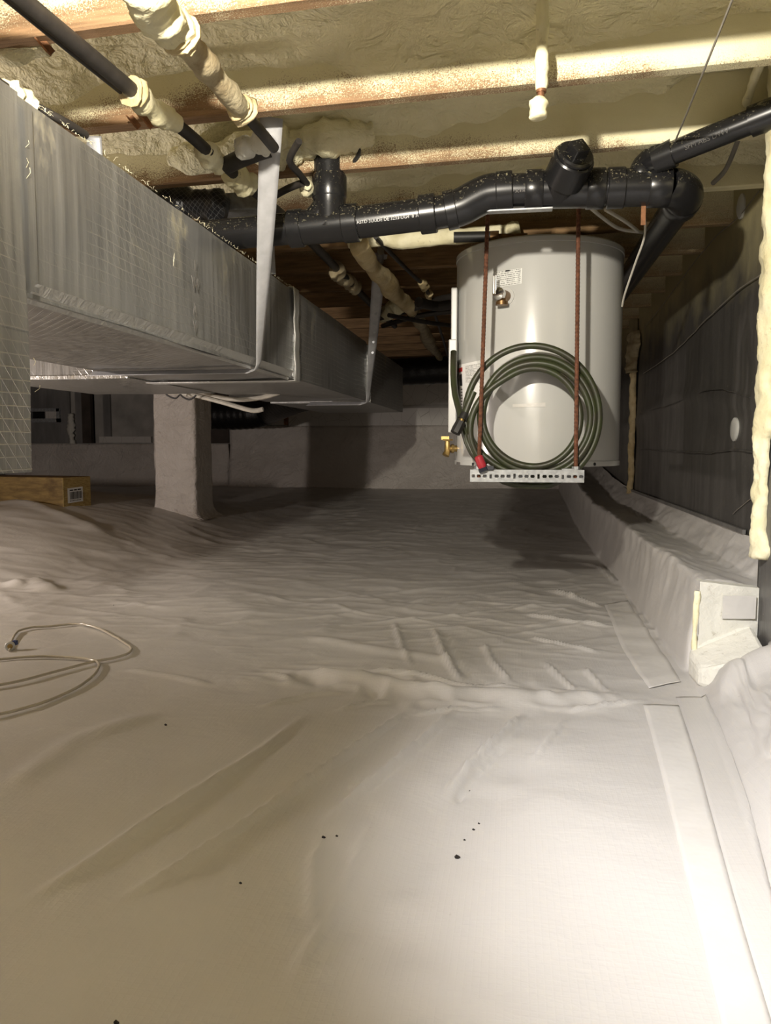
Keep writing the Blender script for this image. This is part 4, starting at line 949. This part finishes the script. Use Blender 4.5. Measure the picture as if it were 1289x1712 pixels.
# ------------------------------------------------------------------ right of centre: foam coated stub, wires
a = dep(908, -30, 1.60); b = dep(905, 150, 1.62); c_ = dep(903, 165, 1.62)
t = thing('pipe_stub', 'foam coated pipe stub with copper end hanging from the ceiling above the cleanout', 'pipe', (b[0], b[1], a[2])); a[0] = b[0]; a[1] = b[1]; a[2] = 1.56
lumpy('foam_coat', [a, a*.5+b*.5, b], .0125, M['foam_bead'], t, 61, .15, 12, 16, False)
m = MB(); m.tube([b, dep(903, 172, 1.62)], .0075, 12); m.build('copper_tube', M['copper'], t); m = MB(); m.tube([b+np.array([0, 0, .004]), b-np.array([0, 0, .006])], .0105, 12); m.build('ring', M['copper'], t)
lumpy('foam_blob', [dep(901, 165, 1.62), dep(900, 182, 1.62), dep(901, 198, 1.62)], .019, M['foam_bead'], t, 62, .12, 12, 8)
t = thing('hanging_wire', 'thin dark wire slanting from the ceiling to the side drain pipe', 'wire', dep(1225, 0, 1.34)); m = MB(); m.tube(smooth_path([dep(1240, -40, 1.26), dep(1222, 5, 1.34), dep(1180, 110, 1.50), dep(1150, 185, 1.76), dep(1128, 238, 2.0)], 6), .0022, 6); m.build('strand', M['wire_grey'], t)
t = thing('foam_cable', 'foam coated cable in the upper right corner running down behind the side pipe', 'cable', dep(1289, 70, 1.76))
lumpy('coating', [dep(1306, 20, 1.70), dep(1288, 72, 1.76), dep(1262, 130, 1.88), dep(1246, 178, 1.97)], .0105, M['foam_bead'], t, 71, .15, 10, 12, False)
m = MB(); m.tube(smooth_path([dep(1246, 176, 1.97), dep(1241, 210, 2.05), dep(1228, 250, 2.15), dep(1212, 285, 2.22), dep(1192, 306, 2.3)], 6), .007, 8); m.build('cable', M['wire_grey'], t)
t = thing('looped_cable', 'pale cable looping above the water heater lid below the drain pipe', 'cable', dep(1040, 380, 2.75)); m = MB(); m.tube(smooth_path([dep(985, 345, 2.45), dep(1005, 362, 2.55), dep(1035, 382, 2.62), dep(1072, 388, 2.65), dep(1074, 388, 2.66)], 6), .006, 8); m.tube(smooth_path([dep(1012, 350, 2.45), dep(1045, 370, 2.55), dep(1066, 386, 2.62)], 6), .006, 8); m.build('cable', M['wire_white'], t)
t = thing('hanging_wire', 'thin pale wire slanting down the right side of the water heater', 'wire', dep(1076, 390, 2.4)); m = MB(); m.tube(smooth_path([dep(1076, 345, 2.35), dep(1078, 392, 2.40), dep(1062, 440, 2.5), dep(1045, 490, 2.62), dep(1040, 512, 2.68)], 6), .0035, 6); m.build('strand', M['wire_white'], t)
# ------------------------------------------------------------------ flexible black ducts at the back, cables under the trunk
def flex(label, pts, r, seed):
    t = thing('flexible_duct', label, 'duct', pts[0]); Q = smooth_path(pts, 22); m = MB(); m.tube(Q, [r*(1+.018*math.sin(i*1.6)) for i in range(len(Q))], 22); m.build('jacket', M['black_flex'], t, angle=0); return t
g2 = 7.15
flex('large black flexible duct curving up into the trunk behind the pier', [aty(300, 690, g2), aty(360, 694, g2), aty(420, 692, g2-.05), aty(450, 683, g2-.1), np.array([-1.9, 6.35, .97]), np.array([-1.6, 5.75, .99]), np.array([-1.34, 5.35, 1.0])], .14, 1)
flex('black flexible duct running across in front of the far wall behind the water heater', [aty(560, 625, 6.6), aty(660, 622, 6.6), aty(760, 618, 6.6), aty(900, 614, 6.7), aty(1000, 612, 6.8)], .115, 2)
for k_, pts in enumerate(([(270, 655), (320, 660), (370, 672), (420, 686), (440, 684)], [(290, 652), (350, 662), (400, 668), (440, 664), (470, 655)])):
    t = thing('sagging_cable', ('pale cable sagging lowest under the trunk beside the pier', 'pale cable sagging just under the trunk bottom beside the pier')[k_], 'cable', aty(*pts[0], 3.45)); m = MB(); m.tube(smooth_path([aty(px, py, 3.5+.1*k_) for px, py in pts], 6), .011, 8); m.build('sheath', M['wire_white'], t)
t = thing('hanging_wire', 'thin black wire drooping in two loops at the top of the pier', 'wire', aty(275, 655, 3.44)); m = MB(); m.tube(smooth_path([aty(px, py, 3.46) for px, py in ((272, 652), (280, 661), (293, 666), (301, 660), (306, 664), (317, 668), (328, 661))], 5), .004, 6); m.build('strand', M['black_rubber'], t)
# ------------------------------------------------------------------ things on the floor
t = thing('coiled_tubing', 'loose loops of clear thin tubing on the liner at the left edge', 'tubing', onliner(atz(15, 1085, 0)))
L1 = [(30, 566), (34, 540), (55, 512), (100, 500), (150, 496), (220, 490), (270, 495), (315, 507), (365, 532), (403, 557), (392, 578), (350, 594), (290, 608), (180, 640), (90, 666), (0, 685), (-80, 690), (-140, 660), (-110, 620), (0, 600), (90, 594), (160, 592), (230, 595), (285, 603), (305, 618), (292, 650), (250, 685), (190, 714), (110, 745), (0, 772), (-80, 778)]
Q = smooth_path([atz(px/1.8414, 780+py/1.8414, 0) for px, py in L1], 7)
m = MB(); m.tube([onliner(q, .005+.003*abs(math.sin(i*.05))) for i, q in enumerate(Q)], .0038, 8); m.build('tube', M['clear_tube'], t, angle=0)
e = onliner(atz(17, 1084, 0), .012); tc = O-e; tc[2] = 0; tc /= np.linalg.norm(tc)
m = MB(); n = 18
pth = [e+np.array([math.cos(a)*.011*tc[1], -math.cos(a)*.011*tc[0], math.sin(a)*.011]) for a in np.linspace(0, 2*math.pi, n)]; m.tube(pth, .0042, 8, cap=False); m.build('connector_ring', M['white_plastic'], t, angle=0)
m = MB(); m.tube([e-tc*.004, e+tc*.002], .008, 14); m.build('connector_core', M['brass'], t); m = MB(); m.box(e+np.array([.008, .012, .008]), (.014, .012, .014)); m.build('connector_cap', M['blue_plastic'], t, smooth=False, bevel=.002)
db = [(765, 1408, .0042), (792, 1363, .0022), (801, 1354, .0018), (777, 1379, .0018), (541, 1397, .003), (563, 1393, .002), (277, 1215, .003), (194, 1703, .003), (402, 1475, .002), (786, 1300, .002), (190, 1010, .003)]
where = ['largest dark crumb near the floor fold', 'dark crumb up right of the largest crumb', 'smallest dark crumb up right of the largest crumb', 'dark speck just above the largest crumb', 'dark crumb in the middle of the liner', 'speck right of the middle crumb', 'dark crumb left of the crease on the liner', 'dark crumb at the very front of the liner', 'speck on the smooth liner at front left', 'speck below the short folds near the crease', 'speck on the far left liner']
for (px_, py_, r_), wh in zip(db, where):
    p = onliner(atz(px_, py_, 0), r_*.4); m = MB(); m.tube([p+np.array([-r_, 0, 0]), p+np.array([-r_*.5, .001, r_*.1]), p+np.array([r_*.4, 0, 0]), p+np.array([r_, .001, 0])], [r_*.3, r_*.8, r_*.7, r_*.2], 7, wob=.2, seed=px_); o = m.build('debris', M['debris'], None); tag(o, wh, 'debris', 'dark crumbs on the liner')
# bare foam board in the notch of the footing
t = thing('foam_board', 'bare white foam board patch in the notch of the footing by the right wall', 'foam board', (.6, 2.1, .05))
zA = onliner((.60, 2.0, 0))[2]
E0 = np.array([.484, 2.10]); E1 = np.array([.640, 2.128]); th = np.array([.02, -.02])
m = MB(); V = []
for q, zt in ((E0, .252), (E1, .215), (E1+th*.0, .215), (E0, .252)): pass
n_ = np.array([E1[1]-E0[1], -(E1[0]-E0[0])]); n_ /= np.linalg.norm(n_); n_ = n_ if n_[1] < 0 else -n_
nn = 14; G = []
for s in np.linspace(0, 1, nn):
    p = E0*(1-s)+E1*s; zt = .250*(1-s)+.232*s
    G.append([(p[0]+n_[0]*(.012+.006*float(fbm(s*5, tt*3))), p[1]+n_[1]*(.012+.006*float(fbm(s*5, tt*3))), .02+tt*(zt-.02)) for tt in np.linspace(0, 1, 8)]+[(p[0]-n_[0]*.02, p[1]-n_[1]*.02, zt+.002)])
m.grid(G); m.build('end_panel', M['foam_white'], t, angle=40)
sl = [(.466, 2.0, .045), (.50, 1.965, .070), (.622, 1.955, .094), (.626, 2.12, .135), (.49, 2.10, .125), (.462, 2.09, .06)]
m = MB(); m.add([(a_, b_, c_) for a_, b_, c_ in sl]+[(a_, b_, .0) for a_, b_, c_ in sl], [(0, 1, 2, 3, 4, 5), (6, 7, 8, 9, 10, 11)]+[(i, (i+1) % 6, 6+(i+1) % 6, 6+i) for i in range(6)]); o = m.build('base_slab', M['foam_white'], t, smooth=False, bevel=.012)
lumpy('foam_edge', [np.array([E0[0]-.006, E0[1]-.02, .03]), np.array([E0[0]-.008, E0[1]-.012, .12]), np.array([E0[0]-.002, E0[1]-.008, .225])], .008, M['foam_bead'], t, 81, .3)
m = MB(); m.box((.585, 2.096, .185), (.085, .003, .060), Matrix.Rotation(.15, 3, 'Z')); m.build('tape_patch', M['tape'], t, smooth=False)
